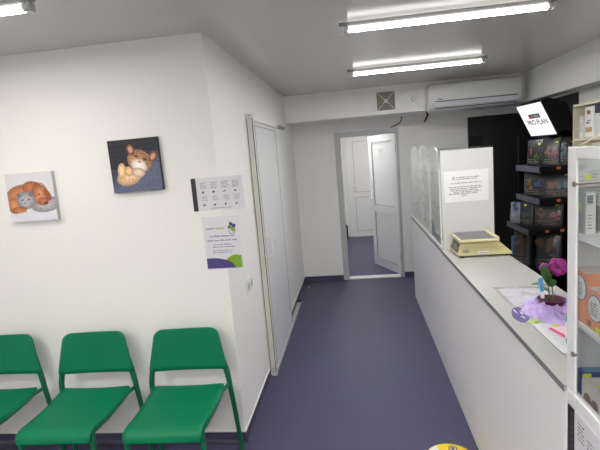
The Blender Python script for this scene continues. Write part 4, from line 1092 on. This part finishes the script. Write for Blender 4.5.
# ------------------------------------------------------------------ floor items
st = thing('floor_sticker', 'round yellow and white sticker on the corridor floor', 'sticker', (.425, 2.33, 0))
sx, sy, R = .425, 2.335, .132
def disc(bm, r, z, cx=sx, cy=sy, n=48): bm.faces.new([bm.verts.new((cx+r*math.cos(2*PI*k/n), cy+r*math.sin(2*PI*k/n), z)) for k in range(n)])
bm = BM(); lathe(bm, (sx, sy, 0), [(R, 0), (R, .0012)], 48); obj('yellow_disc', bm, mat('yellow_vinyl', (236, 208, 24), .4), st)
bm = BM(); bm.faces.new([bm.verts.new((sx+R*.97*math.cos(a), sy+R*.97*math.sin(a), .0018)) for a in [math.radians(115+130*k/20) for k in range(21)]]); obj('white_segment', bm, mat('white_vinyl', (226, 226, 224), .4), st, fix=False)
bm = BM(); disc(bm, .022, .0018, sx+.028, sy+.088, 20); obj('white_emblem', bm, mat('white_emblem_vinyl', (230, 226, 220), .4), st, fix=False)
bm = BM()
for k in range(20):
    a0, a1 = 2*PI*k/20, 2*PI*(k+1)/20; f = lambda r, a: (sx+.028+r*math.cos(a), sy+.088+r*math.sin(a), .0024)
    quad(bm, f(.025, a0), f(.025, a1), f(.019, a1), f(.019, a0))
obj('red_ring', bm, mat('dark_red_vinyl', (130, 40, 48), .4), st, fix=False)
bm = BM(); disc(bm, .009, .0026, sx+.028, sy+.084, 12)
for a in (40, 75, 105, 140): disc(bm, .0042, .0026, sx+.028+.014*math.cos(math.radians(a)), sy+.084+.014*math.sin(math.radians(a)), 8)
obj('dark_mark', bm, INK, st, fix=False)
bm = BM(); lathe(bm, (-.672, 5.69, 0), [(.017, 0), (.018, .01), (.015, .018), (.006, .02)], 16)
single('litter_scrap', bm, mat('mint_green_cap', (116, 190, 150), .4), 'small mint green cap on the floor near the far wall', 'cap', smooth=True)
bn = thing('waste_bin', 'dark green bin half hidden behind the left jamb of the far doorway', 'bin', (-.216, 8.9, 0))
bm = BM(); lathe(bm, (-.216, 8.9, 0), [(.026, 0), (.028, .24), (.03, .25)], 20); obj('bucket', bm, mat('dark_green_bin', (24, 46, 36), .4), bn, smooth=True)
bm = BM(); lathe(bm, (-.216, 8.9, 0), [(.031, .25), (.029, .27), (.016, .29), (.006, .30)], 20); obj('lid', bm, BLACKM, bn, smooth=True)

# ------------------------------------------------------------------ world, camera
w = bpy.data.worlds.new('dim_interior'); bpy.context.scene.world = w; w.use_nodes = True
w.node_tree.nodes['Background'].inputs[0].default_value = (.5, .5, .52, 1); w.node_tree.nodes['Background'].inputs[1].default_value = .02

f, yaw, pit, rol = 455.540998, 0.126369784, 0.149611579, -0.0835453818
fwd = Vector((-math.sin(yaw)*math.cos(pit), math.cos(yaw)*math.cos(pit), -math.sin(pit)))
r0 = Vector((math.cos(yaw), math.sin(yaw), 0)); u0 = r0.cross(fwd)
rv = r0*math.cos(rol) + u0*math.sin(rol); uv = -r0*math.sin(rol) + u0*math.cos(rol)
cam = bpy.data.objects.new('camera', bpy.data.cameras.new('camera')); C.objects.link(cam)
M = Matrix((rv, uv, -fwd)).transposed().to_4x4(); M.translation = Vector((0, 0, 1.7)); cam.matrix_world = M
cam.data.sensor_fit = 'HORIZONTAL'; cam.data.sensor_width = 36; cam.data.lens = f/600*36; cam.data.clip_start = .02
bpy.context.scene.camera = cam
for o in bpy.data.objects:
    if '_local' in o: del o['_local']
vs = bpy.context.scene.view_settings
vs.view_transform = 'Standard'; vs.look = 'None'; vs.gamma = 1; vs.use_curve_mapping = False; vs.exposure = .0
bpy.context.scene.cycles.max_bounces = 10; bpy.context.scene.cycles.diffuse_bounces = 6; bpy.context.scene.cycles.transparent_max_bounces = 24
